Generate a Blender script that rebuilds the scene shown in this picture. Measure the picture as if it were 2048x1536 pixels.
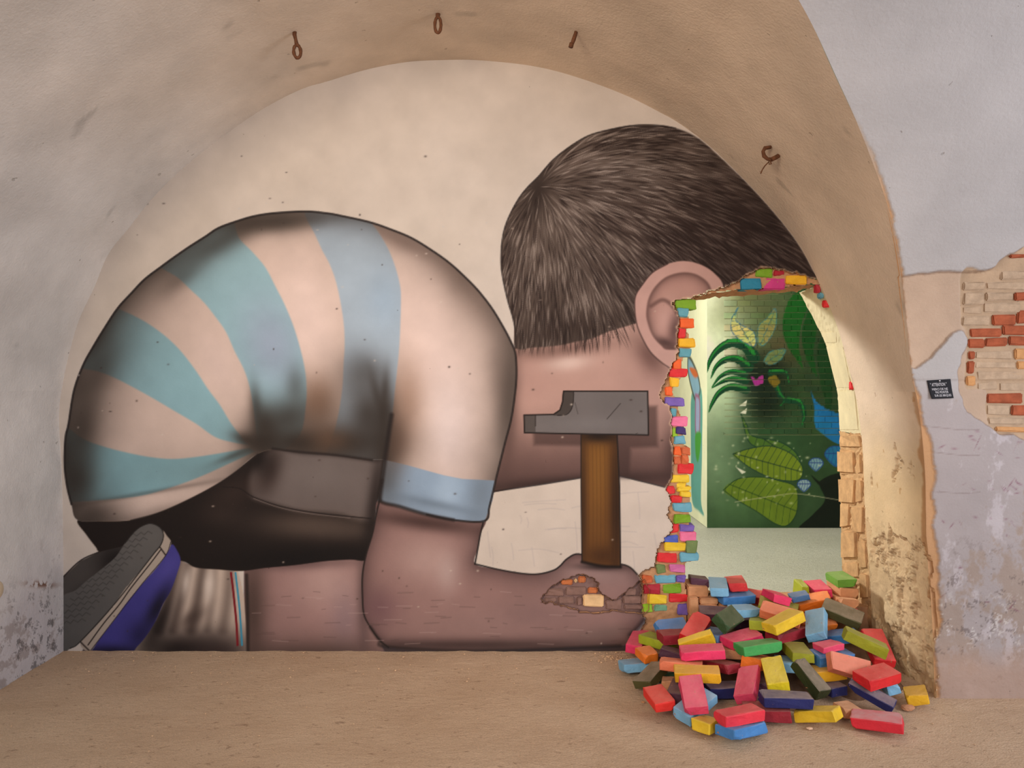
import bpy, bmesh, math, random
import numpy as np
from mathutils import Vector, Matrix, Quaternion

# ------------------------------------------------------------------ scene, camera, light
for o in list(bpy.data.objects):
    bpy.data.objects.remove(o, do_unlink=True)
scene = bpy.context.scene
COL = scene.collection
rng = np.random.default_rng(7)
random.seed(7)

F = 1500.0                 # focal length in pixels of the 2048 x 1536 frame
D = 4.6875                 # camera to painted wall
HC = 538 / 320.0           # eye height
cam_data = bpy.data.cameras.new('camera')
cam_data.sensor_width = 36.0
cam_data.lens = 36.0 * F / 2048.0
cam_data.shift_y = -6.0 / 2048.0
cam_data.clip_start = 0.05
cam = bpy.data.objects.new('camera', cam_data)
COL.objects.link(cam)
cam.location = (0, -D, HC)
cam.rotation_euler = (math.pi / 2, 0, 0)
scene.camera = cam

world = bpy.data.worlds.new('world')
scene.world = world
world.use_nodes = True
bg = world.node_tree.nodes['Background']
bg.inputs[0].default_value = (0.86, 0.90, 1.0, 1)
bg.inputs[1].default_value = 0.62

def area(name, loc, target, size, size_y, energy, color):
    l = bpy.data.lights.new(name, 'AREA')
    l.shape = 'RECTANGLE'
    l.size = size
    l.size_y = size_y
    l.energy = energy
    l.color = color
    o = bpy.data.objects.new(name, l)
    COL.objects.link(o)
    o.location = loc
    d = Vector(target) - Vector(loc)
    o.rotation_euler = d.to_track_quat('-Z', 'Y').to_euler()
    return o

# warm hall lamps high on the left behind the viewer, daylight from the openings on the right and behind
def spot(name, loc, target, angle, energy, color, radius=0.3, blend=1.0):
    l = bpy.data.lights.new(name, 'SPOT')
    l.energy = energy
    l.color = color
    l.spot_size = math.radians(angle)
    l.spot_blend = blend
    l.shadow_soft_size = radius
    o = bpy.data.objects.new(name, l)
    COL.objects.link(o)
    o.location = loc
    o.rotation_euler = (Vector(target) - Vector(loc)).to_track_quat('-Z', 'Y').to_euler()
    return o
spot('hall_lamp_light', (-1.9, -5.6, 3.1), (-0.1, 0, 2.0), 66, 900, (1.0, 0.82, 0.62), 0.7)
area('daylight_opening_light', (4.7, -3.9, 2.2), (-2.0, -0.6, 1.7), 2.2, 2.4, 125, (0.93, 0.95, 1.0))
area('daylight_behind_light', (1.0, -7.2, 2.2), (0.6, 0, 1.8), 3.5, 2.4, 45, (0.95, 0.95, 1.0))
# window of the room beyond the hole, plus an unseen fill light added
area('back_window_light', (-1.7, 2.6, 3.45), (2.6, 1.0, 0.9), 0.7, 0.55, 230, (1.0, 0.99, 0.94))
area('back_room_fill_light', (2.2, 2.0, 4.1), (2.8, 3.2, 0.0), 1.0, 1.0, 32, (0.98, 1.0, 0.9))

vs = scene.view_settings
vs.view_transform = 'Standard'
vs.look = 'None'
vs.exposure = 0.0
vs.gamma = 1.0
vs.use_curve_mapping = False

# ------------------------------------------------------------------ helpers
def lin(c):
    c = np.asarray(c, float) / 255.0
    return np.where(c <= 0.04045, c / 12.92, ((c + 0.055) / 1.055) ** 2.4)

WALL_LIGHT = np.array([1.18, 1.04, 0.87])      # average light colour on the painted wall, to turn photo tones into paint

def P(u, v, y=0.0):
    """point on the plane Y = y at the photo's place (u, v)"""
    t = D + y
    return ((u - 1024) / F * t, y, HC - (v - 762) / F * t)

def tag(o, label=None, cat=None, group=None, kind=None):
    if label: o['label'] = label
    if cat: o['category'] = cat
    if group: o['group'] = group
    if kind: o['kind'] = kind
    return o

def link(name, me, mat=None, parent=None):
    o = bpy.data.objects.new(name, me)
    COL.objects.link(o)
    if mat is not None and me is not None and not me.materials:
        me.materials.append(mat)
    if parent is not None:
        o.parent = parent
    return o

def empty(name, loc=(0, 0, 0)):
    o = bpy.data.objects.new(name, None)
    COL.objects.link(o)
    o.location = loc
    return o

def np_mesh(name, V, Q, col=None, smooth=True):
    V = np.ascontiguousarray(V, dtype=np.float32)
    Q = np.ascontiguousarray(Q, dtype=np.int32)
    me = bpy.data.meshes.new(name)
    n, m, k = len(V), len(Q), Q.shape[1]
    me.vertices.add(n)
    me.vertices.foreach_set('co', V.ravel())
    me.loops.add(m * k)
    me.loops.foreach_set('vertex_index', Q.ravel())
    me.polygons.add(m)
    me.polygons.foreach_set('loop_start', np.arange(0, m * k, k, dtype=np.int32))
    me.polygons.foreach_set('loop_total', np.full(m, k, dtype=np.int32))
    me.polygons.foreach_set('use_smooth', np.full(m, smooth, dtype=bool))
    if col is not None:
        a = me.color_attributes.new('Col', 'FLOAT_COLOR', 'POINT')
        c4 = np.ones((n, 4), np.float32)
        c4[:, :3] = col
        a.data.foreach_set('color', c4.ravel())
    me.update(calc_edges=True)
    me.validate()
    return me

def compact(V, Q, col=None):
    used = np.unique(Q)
    mp = np.full(len(V), -1, np.int64)
    mp[used] = np.arange(len(used))
    return V[used], mp[Q], (None if col is None else col[used])

def grid_quads(nr, nc):
    i = np.arange(nr * nc).reshape(nr, nc)
    return np.stack([i[:-1, :-1], i[:-1, 1:], i[1:, 1:], i[1:, :-1]], -1).reshape(-1, 4)

def vnoise(x, y, scale, seed=0, octaves=3, gain=0.5):
    """value noise, about -1..1, at arrays x, y"""
    r = np.random.default_rng(seed)
    out = np.zeros(np.broadcast(x, y).shape)
    amp, tot = 1.0, 0.0
    for o in range(octaves):
        T = r.uniform(-1, 1, (128, 128))
        X = np.asarray(x) / scale * (2 ** o) + 17.3 * o
        Y = np.asarray(y) / scale * (2 ** o) + 5.7 * o
        xi, yi = np.floor(X).astype(int), np.floor(Y).astype(int)
        fx, fy = X - xi, Y - yi
        fx, fy = fx * fx * (3 - 2 * fx), fy * fy * (3 - 2 * fy)
        a = T[yi % 128, xi % 128]; b = T[yi % 128, (xi + 1) % 128]
        c = T[(yi + 1) % 128, xi % 128]; d = T[(yi + 1) % 128, (xi + 1) % 128]
        out = out + amp * ((a * (1 - fx) + b * fx) * (1 - fy) + (c * (1 - fx) + d * fx) * fy)
        tot += amp
        amp *= gain
    return out / tot

def sstep(a, b, x):
    t = np.clip((x - a) / (b - a), 0, 1)
    return t * t * (3 - 2 * t)

def crom(pts, closed=False, n=5):
    p = np.asarray(pts, float)
    if closed:
        q = np.vstack([p[-1], p, p[0], p[1]])
    else:
        q = np.vstack([2 * p[0] - p[1], p, 2 * p[-1] - p[-2]])
    out = []
    for i in range(1, len(q) - 2):
        a, b, c, d = q[i - 1], q[i], q[i + 1], q[i + 2]
        for t in np.linspace(0, 1, n, endpoint=False):
            out.append(0.5 * (2 * b + (c - a) * t + (2 * a - 5 * b + 4 * c - d) * t * t + (3 * b - a - 3 * c + d) * t ** 3))
    if not closed:
        out.append(p[-1])
    return np.array(out)

def seg_dist(X, Y, pts, closed):
    d2 = np.full(X.shape, 1e12, np.float32)
    ins = np.zeros(X.shape, bool)
    n = len(pts)
    for i in range(n if closed else n - 1):
        ax, ay = pts[i]; bx, by = pts[(i + 1) % n]
        dx, dy = bx - ax, by - ay
        L = dx * dx + dy * dy + 1e-9
        t = np.clip(((X - ax) * dx + (Y - ay) * dy) / L, 0, 1)
        np.minimum(d2, (X - ax - t * dx) ** 2 + (Y - ay - t * dy) ** 2, out=d2)
        if closed and dy != 0:
            c = ((ay > Y) != (by > Y)) & (X < (Y - ay) * dx / dy + ax)
            ins ^= c
    d = np.sqrt(d2)
    return np.where(ins, -d, d) if closed else d

class Canvas:
    """flat paint on a wall, laid out in the wall's own plane coordinates (u, v)"""
    def __init__(s, u0, v0, u1, v1, step, base):
        s.u = np.arange(u0, u1 + step * 0.5, step, dtype=np.float32)
        s.v = np.arange(v0, v1 + step * 0.5, step, dtype=np.float32)
        s.step = step
        s.U, s.V = np.meshgrid(s.u, s.v)
        s.rgb = np.empty(s.U.shape + (3,), np.float32)
        s.rgb[:] = np.array(base, np.float32)
        s.ids = np.zeros(s.U.shape, np.int16)
    def win(s, pts, pad):
        p = np.asarray(pts)
        i0 = max(0, int((p[:, 0].min() - pad - s.u[0]) / s.step)); i1 = min(len(s.u), int((p[:, 0].max() + pad - s.u[0]) / s.step) + 2)
        j0 = max(0, int((p[:, 1].min() - pad - s.v[0]) / s.step)); j1 = min(len(s.v), int((p[:, 1].max() + pad - s.v[0]) / s.step) + 2)
        return slice(j0, max(j1, j0 + 1)), slice(i0, max(i1, i0 + 1))
    def sd(s, pts, smooth=True, closed=True, pad=6):
        p = crom(pts, closed) if smooth else np.asarray(pts, float)
        w = s.win(p, pad)
        X, Y = s.U[w], s.V[w]
        if X.size > 40000:                       # half resolution, then bilinear
            xs = X[0, ::2]; ys = Y[::2, 0]
            if X.shape[1] % 2 == 0: xs = np.append(xs, X[0, -1] + s.step)
            if X.shape[0] % 2 == 0: ys = np.append(ys, Y[-1, 0] + s.step)
            XX, YY = np.meshgrid(xs, ys)
            c = seg_dist(XX, YY, p, closed)
            full = np.zeros((2 * len(ys) - 1, 2 * len(xs) - 1), np.float32)
            full[::2, ::2] = c
            full[1::2, ::2] = 0.5 * (c[:-1] + c[1:])
            full[:, 1::2] = 0.5 * (full[:, :-2:2] + full[:, 2::2])
            return w, full[:X.shape[0], :X.shape[1]]
        return w, seg_dist(X, Y, p, closed)
    def mix(s, w, a, c):
        a = np.clip(a, 0, 1)[..., None]
        s.rgb[w] = s.rgb[w] * (1 - a) + np.asarray(c, np.float32) * a
    def fill(s, pts, c, feather=1.2, smooth=True, pid=None, alpha=1.0, pad=None):
        w, d = s.sd(pts, smooth, True, pad or max(6, feather * 2))
        m = sstep(feather, -feather, d)
        s.mix(w, m * alpha, c)
        if pid is not None:
            s.ids[w] = np.where(d < 0, pid, s.ids[w])
        return w, d
    def line(s, pts, c, width=2.0, soft=1.0, alpha=1.0, smooth=True, clip=None, taper=False):
        w, d = s.sd(pts, smooth, False, width + soft * 2 + 2)
        m = sstep(width * 0.5 + soft, max(width * 0.5 - soft, 0), d) * alpha
        if clip is not None:
            m = m * clip[w]
        s.mix(w, m, c)
    def blob(s, x, y, rx, ry, c, alpha=0.6, ang=0.0, clip=None):
        R = max(rx, ry) * 2.2
        w = s.win([(x - R, y - R), (x + R, y + R)], 0)
        ca, sa = math.cos(math.radians(ang)), math.sin(math.radians(ang))
        dx, dy = s.U[w] - x, s.V[w] - y
        q = ((dx * ca + dy * sa) / rx) ** 2 + ((-dx * sa + dy * ca) / ry) ** 2
        m = np.exp(-q) * alpha
        if clip is not None:
            m = m * clip[w]
        s.mix(w, m, c)
    def mask(s, w, d, feather=1.5):
        m = np.zeros(s.U.shape, np.float32)
        m[w] = sstep(feather, -feather, d)
        return m

# ------------------------------------------------------------------ materials
def nodes_of(name):
    m = bpy.data.materials.new(name)
    m.use_nodes = True
    nt = m.node_tree
    return m, nt, nt.nodes['Principled BSDF']

def N(nt, t, **kw):
    n = nt.nodes.new(t)
    for k, v in kw.items():
        setattr(n, k, v)
    return n

def noise(nt, scale, detail=4, rough=0.55, vec=None, dist=0.0):
    n = N(nt, 'ShaderNodeTexNoise')
    n.inputs['Scale'].default_value = scale
    n.inputs['Detail'].default_value = detail
    n.inputs['Roughness'].default_value = rough
    n.inputs['Distortion'].default_value = dist
    if vec is not None:
        nt.links.new(vec, n.inputs['Vector'])
    return n.outputs['Fac']

def ramp(nt, src, stops):
    r = N(nt, 'ShaderNodeValToRGB')
    e = r.color_ramp.elements
    while len(e) < len(stops):
        e.new(0.5)
    for el, (p, c) in zip(e, stops):
        el.position = p
        el.color = c if len(c) == 4 else (*c, 1)
    nt.links.new(src, r.inputs['Fac'])
    return r.outputs['Color']

def mixrgb(nt, a, b, fac, mode='MIX'):
    n = N(nt, 'ShaderNodeMix', data_type='RGBA', blend_type=mode)
    for sock, val in ((n.inputs['Factor'], fac), (n.inputs['A'], a), (n.inputs['B'], b)):
        if hasattr(val, 'links') or hasattr(val, 'is_output'):
            nt.links.new(val, sock)
        elif isinstance(val, (int, float)):
            sock.default_value = val
        else:
            sock.default_value = (*val, 1) if len(val) == 3 else val
    return n.outputs['Result']

def coords(nt):
    return N(nt, 'ShaderNodeTexCoord').outputs['Object']

def bump(nt, bsdf, h, strength, dist=0.01):
    b = N(nt, 'ShaderNodeBump')
    b.inputs['Strength'].default_value = strength
    b.inputs['Distance'].default_value = dist
    nt.links.new(h, b.inputs['Height'])
    nt.links.new(b.outputs['Normal'], bsdf.inputs['Normal'])

def painted_wall_material(name, mottle=0.10, bumps=0.35, speck=0.5, speck_scale=26.0, rough=0.85):
    """takes the paint colour from the mesh, adds plaster mottling, pits and relief"""
    m, nt, b = nodes_of(name)
    at = N(nt, 'ShaderNodeVertexColor', layer_name='Col').outputs['Color']
    co = coords(nt)
    n1 = noise(nt, 2.3, 6, 0.6, co)
    c1 = ramp(nt, n1, [(0.3, (1 - mottle,) * 3), (0.7, (1.0 + mottle * 0.3,) * 3)])
    c = mixrgb(nt, at, c1, 1.0, 'MULTIPLY')
    n2 = noise(nt, speck_scale, 2, 0.5, co)
    sp = ramp(nt, n2, [(0.225, (1, 1, 1)), (0.25, (0, 0, 0))])
    c = mixrgb(nt, c, mixrgb(nt, c, (0.25, 0.2, 0.16), 1.0, 'MULTIPLY'), mixrgb(nt, (0, 0, 0), sp, speck))
    nt.links.new(c, b.inputs['Base Color'])
    b.inputs['Roughness'].default_value = rough
    b.inputs['Specular IOR Level'].default_value = 0.25
    h = mixrgb(nt, noise(nt, 7, 6, 0.6, co), noise(nt, 70, 4, 0.6, co), 0.35)
    h = mixrgb(nt, h, (0, 0, 0), sp)
    bump(nt, b, h, bumps, 0.012)
    return m

MAT_MURAL = painted_wall_material('painted_plaster', 0.06, 0.22, 0.5, 30)
MAT_VAULT = painted_wall_material('old_limewash', 0.17, 0.7, 0.35, 18)
MAT_RIGHT = painted_wall_material('flaking_plaster', 0.12, 0.5, 0.3, 24)
MAT_BACKMURAL = painted_wall_material('green_painted_plaster', 0.12, 0.4, 0.35, 20)

def plain(name, col, var=0.15, scale=9.0, rough=0.85, bumps=0.3, bscale=40.0, dust=0.0, spec=0.25, chips=0.0, chipcol=(0.42, 0.2, 0.11), dustcol=(0.50, 0.38, 0.30)):
    """noise-varied solid colour (linear rgb); dust settles on upward faces"""
    m, nt, b = nodes_of(name)
    co = coords(nt)
    col = np.array(col)
    n1 = noise(nt, scale, 5, 0.6, co)
    c = ramp(nt, n1, [(0.3, tuple(col * (1 - var))), (0.7, tuple(np.minimum(col * (1 + var * 0.6), 1)))])
    if chips > 0:
        n3 = noise(nt, scale * 4.5, 4, 0.7, co)
        f = ramp(nt, n3, [(0.70 - chips * 0.1, (0, 0, 0)), (0.72 - chips * 0.1, (1, 1, 1))])
        c = mixrgb(nt, c, chipcol, f)
    if dust > 0:
        g = N(nt, 'ShaderNodeNewGeometry')
        s = N(nt, 'ShaderNodeSeparateXYZ')
        nt.links.new(g.outputs['Normal'], s.inputs[0])
        mr = N(nt, 'ShaderNodeMapRange')
        mr.inputs['From Min'].default_value = 0.45
        mr.inputs['From Max'].default_value = 0.95
        mr.inputs['To Max'].default_value = dust
        nt.links.new(s.outputs['Z'], mr.inputs['Value'])
        n4 = noise(nt, 14, 4, 0.6, co)
        k = N(nt, 'ShaderNodeMath', operation='MULTIPLY')
        nt.links.new(mr.outputs['Result'], k.inputs[0])
        nt.links.new(ramp(nt, n4, [(0.3, (0.45,) * 3), (0.65, (1,) * 3)]), k.inputs[1])
        c = mixrgb(nt, c, dustcol, k.outputs[0])
    nt.links.new(c, b.inputs['Base Color'])
    b.inputs['Roughness'].default_value = rough
    b.inputs['Specular IOR Level'].default_value = spec
    bump(nt, b, noise(nt, bscale, 5, 0.65, co), bumps, 0.004)
    return m

# ------------------------------------------------------------------ shape of the vaulted recess
# outline of the arch where it meets the painted wall
ARCH = [(127, 1330), (127, 1200), (126, 1050), (123, 930), (118, 830), (126, 766), (138, 708), (158, 640), (188, 576), (217, 508),
        (258, 456), (302, 400), (360, 342), (430, 285), (516, 224), (599, 180), (654, 163), (734, 139), (815, 124), (890, 120),
        (965, 121), (1071, 133), (1159, 156), (1250, 190), (1313, 221), (1359, 247), (1420, 293), (1481, 352), (1525, 398),
        (1569, 450), (1600, 493), (1623, 535), (1640, 570), (1661, 617), (1680, 670), (1697, 735), (1711, 790), (1720, 848),
        (1726, 910), (1729, 1000), (1733, 1071), (1738, 1130), (1742, 1200), (1746, 1330)]
ARCHC = crom(ARCH, False, 12)
# how far the main wall of the hall stands in front of the painted wall, by height: it curves over into a barrel vault
DZ = np.array([-0.1, 1.50, 1.71, 2.0, 2.24, 2.68, 3.21, 3.68, 4.1, 4.3, 4.4])
DD = np.array([0.70, 0.705, 0.718, 0.80, 0.923, 1.203, 1.664, 2.30, 3.15, 3.9, 4.7])
def dfront(z):
    return np.interp(z, DZ, DD)
_dd = crom(np.stack([DZ, DD], 1), False, 8)
def dfront(z):
    return np.interp(z, _dd[:, 0], _dd[:, 1])

# ------------------------------------------------------------------ the painted wall
def S(*c):
    return np.array(c, np.float32)
MU = Canvas(96, 108, 1762, 1314, 1.6, S(214, 186, 158))
U_, V_ = MU.U, MU.V
# unpainted cream wash, a little patchy
MU.rgb += (vnoise(U_, V_, 260, 1, 4) * 7)[..., None] * S(1, 1, 1.1)
MU.rgb += (vnoise(U_, V_, 60, 2, 3) * 3)[..., None]
# paler patch under the chin
PANEL = [(950, 1128), (961, 1067), (969, 1042), (979, 1013), (988, 984), (1034, 975), (1088, 967), (1160, 955), (1240, 951), (1268, 958),
         (1305, 967), (1360, 980), (1360, 1160), (1285, 1168), (1250, 1130), (1158, 1108), (1120, 1132), (1077, 1148), (1000, 1140)]
MU.fill(PANEL, S(216, 186, 156), 3, True)
for k in range(26):
    x = rng.uniform(970, 1320); y = rng.uniform(985, 1110)
    l = rng.uniform(30, 120)
    if rng.random() < 0.5: q = [(x, y), (x + l * .5, y - 3), (x + l, y + rng.uniform(-6, 6))]
    else: q = [(x, y), (x + 3, y + l * .25), (x + rng.uniform(0, 8), y + l * .5)]
    MU.line(q, S(160, 140, 130), 1.6, 1.5, 0.22)

INK = S(34, 26, 23)
BROWN = S(58, 44, 37)
MU.fill([(170, 1292), (760, 1290), (1262, 1280), (1262, 1330), (150, 1330)], S(70, 52, 46), 2, False)
# ---- shorts and legs
SHORTS = [(155, 1040), (173, 1070), (192, 1095), (199, 1104), (240, 1125), (300, 1118), (363, 1122), (391, 1135), (437, 1139), (482, 1142), (528, 1136),
          (590, 1130), (651, 1122), (700, 1119), (735, 1118), (745, 1070), (755, 1000), (770, 922), (744, 919), (672, 909), (600, 904), (545, 893),
          (516, 907), (467, 946), (424, 974), (366, 1004), (314, 1026), (262, 1040), (207, 1042)]
LEG = [(488, 1120), (600, 1110), (740, 1105), (735, 1200), (745, 1250), (775, 1318), (488, 1318)]
w, d = MU.fill(LEG, S(152, 117, 110), 2, False, pid=5)
cl = MU.mask(w, d)
MU.blob(655, 1165, 70, 55, S(186, 152, 142), 0.8, 0, cl)
MU.blob(690, 1240, 30, 60, S(140, 118, 122), 0.5, 0, cl)
MU.blob(505, 1220, 30, 130, BROWN, 0.75, 0, cl)
MU.blob(620, 1318, 200, 40, BROWN, 0.8, 0, cl)
MU.blob(728, 1200, 14, 110, S(80, 62, 60), 0.75, 0, cl)
MU.blob(600, 1128, 120, 12, S(90, 68, 66), 0.7, -3, cl)
SOCK = [(300, 1112), (363, 1122), (391, 1135), (437, 1139), (476, 1143), (482, 1165), (488, 1195), (492, 1250), (493, 1318), (262, 1318), (285, 1270), (312, 1240), (330, 1200)]
w, d = MU.fill(SOCK, S(196, 174, 156), 1.5, False, pid=6)
cl = MU.mask(w, d)
for x0, x1, a, wd in ((345, 318, .75, 14), (366, 345, .6, 13), (398, 382, .7, 15), (420, 415, .3, 10), (450, 446, .45, 14)):
    MU.line([(x0 + 10, 1125), ((x0 + x1) / 2 + 8, 1190), (x1, 1260)], S(70, 55, 48), wd, wd * .8, a, True, cl)
MU.blob(372, 1165, 9, 30, S(222, 204, 188), .8, 8, cl); MU.blob(418, 1170, 12, 34, S(224, 206, 190), .8, 4, cl)
MU.blob(360, 1300, 90, 40, S(28, 20, 18), 0.95, 0, cl); MU.blob(440, 1310, 70, 45, S(40, 28, 26), .85, 0, cl)
MU.blob(315, 1250, 22, 60, S(25, 18, 17), .8, 25, cl); MU.blob(385, 1235, 30, 14, S(70, 55, 48), .7, -35, cl)
MU.line([(462, 1146), (467, 1187), (473, 1248), (475, 1290)], S(122, 22, 30), 4.5, 1, 1, True, cl)
MU.line([(471, 1146), (479, 1217), (484, 1290)], S(60, 140, 165), 4, 1, 1, True, cl)
MU.line([(493, 1150), (495, 1220), (496, 1310)], INK, 5, 4, .75)
w, d = MU.fill(SHORTS, S(30, 22, 19), 1.5, True, pid=4)
cl = MU.mask(w, d)
THIGH = [(545, 897), (600, 906), (672, 911), (744, 921), (768, 930), (748, 1038), (672, 1028), (600, 1022), (545, 1008), (500, 990), (505, 940)]
w2, d2 = MU.sd(THIGH, True, True, 30)
m2 = MU.mask(w2, d2, 10) * cl
MU.rgb = MU.rgb * (1 - m2[..., None]) + S(104, 92, 87) * m2[..., None]
MU.blob(640, 950, 90, 40, S(112, 101, 96), .8, 3, m2)
MU.blob(540, 940, 22, 50, S(48, 36, 32), .85, 15, cl); MU.blob(515, 920, 26, 30, S(25, 18, 16), .95, 0, cl)
MU.blob(470, 985, 60, 30, S(58, 44, 38), .6, -25, cl); MU.blob(440, 1030, 40, 25, S(52, 40, 35), .6, 0, cl)
MU.blob(620, 1052, 110, 28, S(92, 76, 66), .8, 3, cl); MU.blob(700, 1060, 60, 20, S(80, 66, 58), .6, 3, cl)
MU.blob(748, 1010, 15, 120, S(30, 22, 20), .8, 8, cl)
MU.blob(600, 1118, 160, 26, S(18, 13, 12), .9, -3, cl)
MU.line([(446, 974), (479, 977), (507, 994), (559, 1012), (620, 1024), (700, 1033), (742, 1037)], S(32, 24, 22), 2.4, 1, .9, True, cl)
MU.line([(507, 997), (559, 1015), (620, 1027), (700, 1036)], S(128, 112, 104), 1.4, 1, .6, True, cl)
# ---- shoe
FAR = [(122, 1158), (161, 1122), (198, 1104), (260, 1090), (260, 1170), (122, 1215)]
w, d = MU.fill(FAR, S(74, 68, 64), 1.5, False, pid=7)
cl = MU.mask(w, d)
MU.blob(235, 1125, 40, 40, S(24, 18, 17), .95, 0, cl); MU.blob(160, 1190, 70, 14, S(40, 36, 34), .7, -38, cl)
MU.line([(124, 1156), (161, 1121), (200, 1103)], INK, 2.5, 1, .9)
UPPER = [(343, 1089), (354, 1101), (361, 1121), (354, 1147), (342, 1180), (326, 1208), (311, 1242), (290, 1275), (268, 1300), (255, 1318), (172, 1318), (180, 1301), (201, 1275),
         (229, 1239), (253, 1205), (284, 1168), (311, 1138), (330, 1113)]
w, d = MU.fill(UPPER, S(66, 60, 132), 1.5, True, pid=7)
cl = MU.mask(w, d)
MU.blob(335, 1140, 22, 40, S(82, 74, 150), .7, 30, cl); MU.blob(315, 1215, 16, 50, S(22, 18, 36), .9, 28, cl)
MU.blob(225, 1305, 70, 14, S(20, 16, 30), .85, 0, cl); MU.blob(280, 1270, 26, 30, S(30, 25, 60), .7, 30, cl)
MIDSOLE = [(325, 1062), (334, 1072), (342, 1083), (340, 1095), (330, 1113), (311, 1138), (284, 1168), (253, 1205), (229, 1239), (201, 1275), (180, 1303), (161, 1285),
           (201, 1242), (229, 1208), (253, 1174), (284, 1138), (308, 1107), (322, 1089)]
MU.fill(MIDSOLE, S(176, 160, 144), 1.2, True, pid=7)
MU.line([(321, 1100), (300, 1128), (262, 1176), (238, 1210), (208, 1246), (176, 1290)], S(40, 30, 28), 2.4, .8, .9)
MU.line([(319, 1093), (331, 1110)], INK, 3, .8, .9); MU.line([(161, 1284), (180, 1303)], INK, 3, .8, .9)
MU.line([(342, 1083), (330, 1113), (284, 1168), (229, 1239), (180, 1303)], S(40, 32, 40), 1.8, .8, .8)
SOLE = [(302, 1047), (320, 1055), (327, 1070), (322, 1089), (308, 1107), (284, 1138), (253, 1174), (229, 1208), (201, 1242), (161, 1283), (140, 1297), (118, 1306), (118, 1204),
        (152, 1180), (176, 1159), (207, 1135), (232, 1113), (250, 1086), (268, 1064), (284, 1052)]
w, d = MU.fill(SOLE, S(92, 88, 84), 1.2, True, pid=7)
cl = MU.mask(w, d)
MU.blob(285, 1090, 60, 50, S(104, 99, 94), .5, 0, cl)
for k in range(15):                        # zigzag tread
    cx = 270 - k * 9.5; cy = 1078 + k * 12.5
    q = [(cx + i * 7.5 - 34 + rng.uniform(-1, 1), cy + (i % 2) * 6 - i * 1.2 - 6) for i in range(10)]
    MU.line(q, S(52, 48, 46), 1.5, .8, .55, False, cl)
MU.line([(250, 1086), (268, 1064), (284, 1052), (302, 1047), (320, 1055), (327, 1070), (322, 1089), (308, 1107), (284, 1138), (229, 1208), (161, 1283), (140, 1297)], S(36, 31, 29), 2.2, .8, .85)

# ---- arm holding the hammer
ARM = [(759, 1000), (752, 1031), (745, 1067), (732, 1110), (725, 1150), (725, 1193), (728, 1229), (741, 1255), (759, 1280), (777, 1295), (900, 1302), (1100, 1296), (1250, 1290), (1262, 1270),
       (1288, 1240), (1284, 1222), (1287, 1204), (1286, 1168), (1272, 1146), (1250, 1130), (1200, 1124), (1158, 1108), (1135, 1117), (1120, 1132), (1106, 1141), (1077, 1148), (1044, 1147),
       (997, 1139), (950, 1128), (956, 1095), (961, 1067), (969, 1035), (900, 1020), (820, 1005)]
w, d = MU.fill(ARM, S(152, 117, 109), 1.4, True, pid=8)
cl = MU.mask(w, d)
edge = np.zeros_like(cl); edge[w] = np.exp(np.minimum(d, 0) / 20.0)
m2 = (edge * cl * 0.72)[..., None]
MU.rgb = MU.rgb * (1 - m2) + S(72, 52, 50) * m2
MU.blob(855, 1120, 62, 48, S(180, 148, 138), .85, 10, cl); MU.blob(895, 1145, 22, 40, S(190, 165, 156), .6, 0, cl)
MU.blob(760, 1215, 40, 38, S(104, 72, 76), .6, 0, cl); MU.blob(850, 1045, 120, 16, S(66, 46, 42), .85, 8, cl)
MU.blob(960, 1250, 130, 34, S(150, 120, 112), .5, 0, cl); MU.blob(930, 1290, 260, 12, S(64, 48, 44), .8, 0, cl)
MU.blob(1200, 1268, 70, 16, S(112, 92, 84), .5, -8, cl); MU.blob(1185, 1148, 80, 20, S(160, 132, 126), .6, 5, cl)
MU.blob(1200, 1134, 45, 7, S(40, 30, 28), .8, 2, cl); MU.blob(1070, 1230, 70, 30, S(128, 100, 96), .5, 0, cl)
MU.line([(1262, 1270), (1278, 1254), (1289, 1240)], S(58, 46, 46), 9, 6, .8)
OUT = dict(c=INK, width=3.2, soft=1.1, alpha=.9)
MU.line(ARM[:10], **OUT); MU.line(ARM[15:29], **OUT); MU.line(ARM[28:32], **OUT)
MU.line([(741, 1255), (759, 1280), (777, 1294), (960, 1302), (1240, 1292)], INK, 5, 4, .6)

# ---- neck and face
NECK = [(1028, 660), (1100, 655), (1200, 640), (1290, 640), (1372, 640), (1372, 985), (1337, 975), (1305, 967), (1268, 958), (1240, 951), (1160, 955), (1088, 967), (1034, 975), (985, 985), (1000, 925), (1022, 840), (1033, 760)]
w, d = MU.fill(NECK, S(184, 146, 132), 1.5, False, pid=3)
cl = MU.mask(w, d)
g = sstep(790, 985, V_ + 0.02 * (U_ - 1150) + 22 * vnoise(U_, V_, 160, 9, 2)) * cl
m2 = (g * .86)[..., None]
MU.rgb = MU.rgb * (1 - m2) + S(74, 52, 48) * m2
MU.blob(1135, 725, 46, 16, S(222, 194, 180), .8, -6, cl); MU.blob(1060, 760, 40, 50, S(176, 136, 124), .4, 0, cl)
MU.blob(1300, 800, 60, 70, S(168, 130, 120), .5, 0, cl); MU.blob(1300, 712, 26, 45, S(92, 64, 58), .75, -32, cl)
MU.blob(1345, 920, 18, 70, S(70, 50, 46), .7, 0, cl); MU.blob(1150, 965, 200, 14, S(48, 34, 31), .85, -4, cl)
MU.blob(1020, 830, 16, 130, S(84, 62, 56), .7, 5, cl); MU.blob(1120, 700, 110, 16, S(120, 90, 80), .7, -7, cl)
MU.line([(988, 983), (1034, 976), (1088, 968), (1160, 956)], INK, 3, 1.2, .8); MU.line([(1240, 952), (1268, 959), (1305, 968), (1340, 977)], INK, 3, 1.2, .8)

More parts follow.
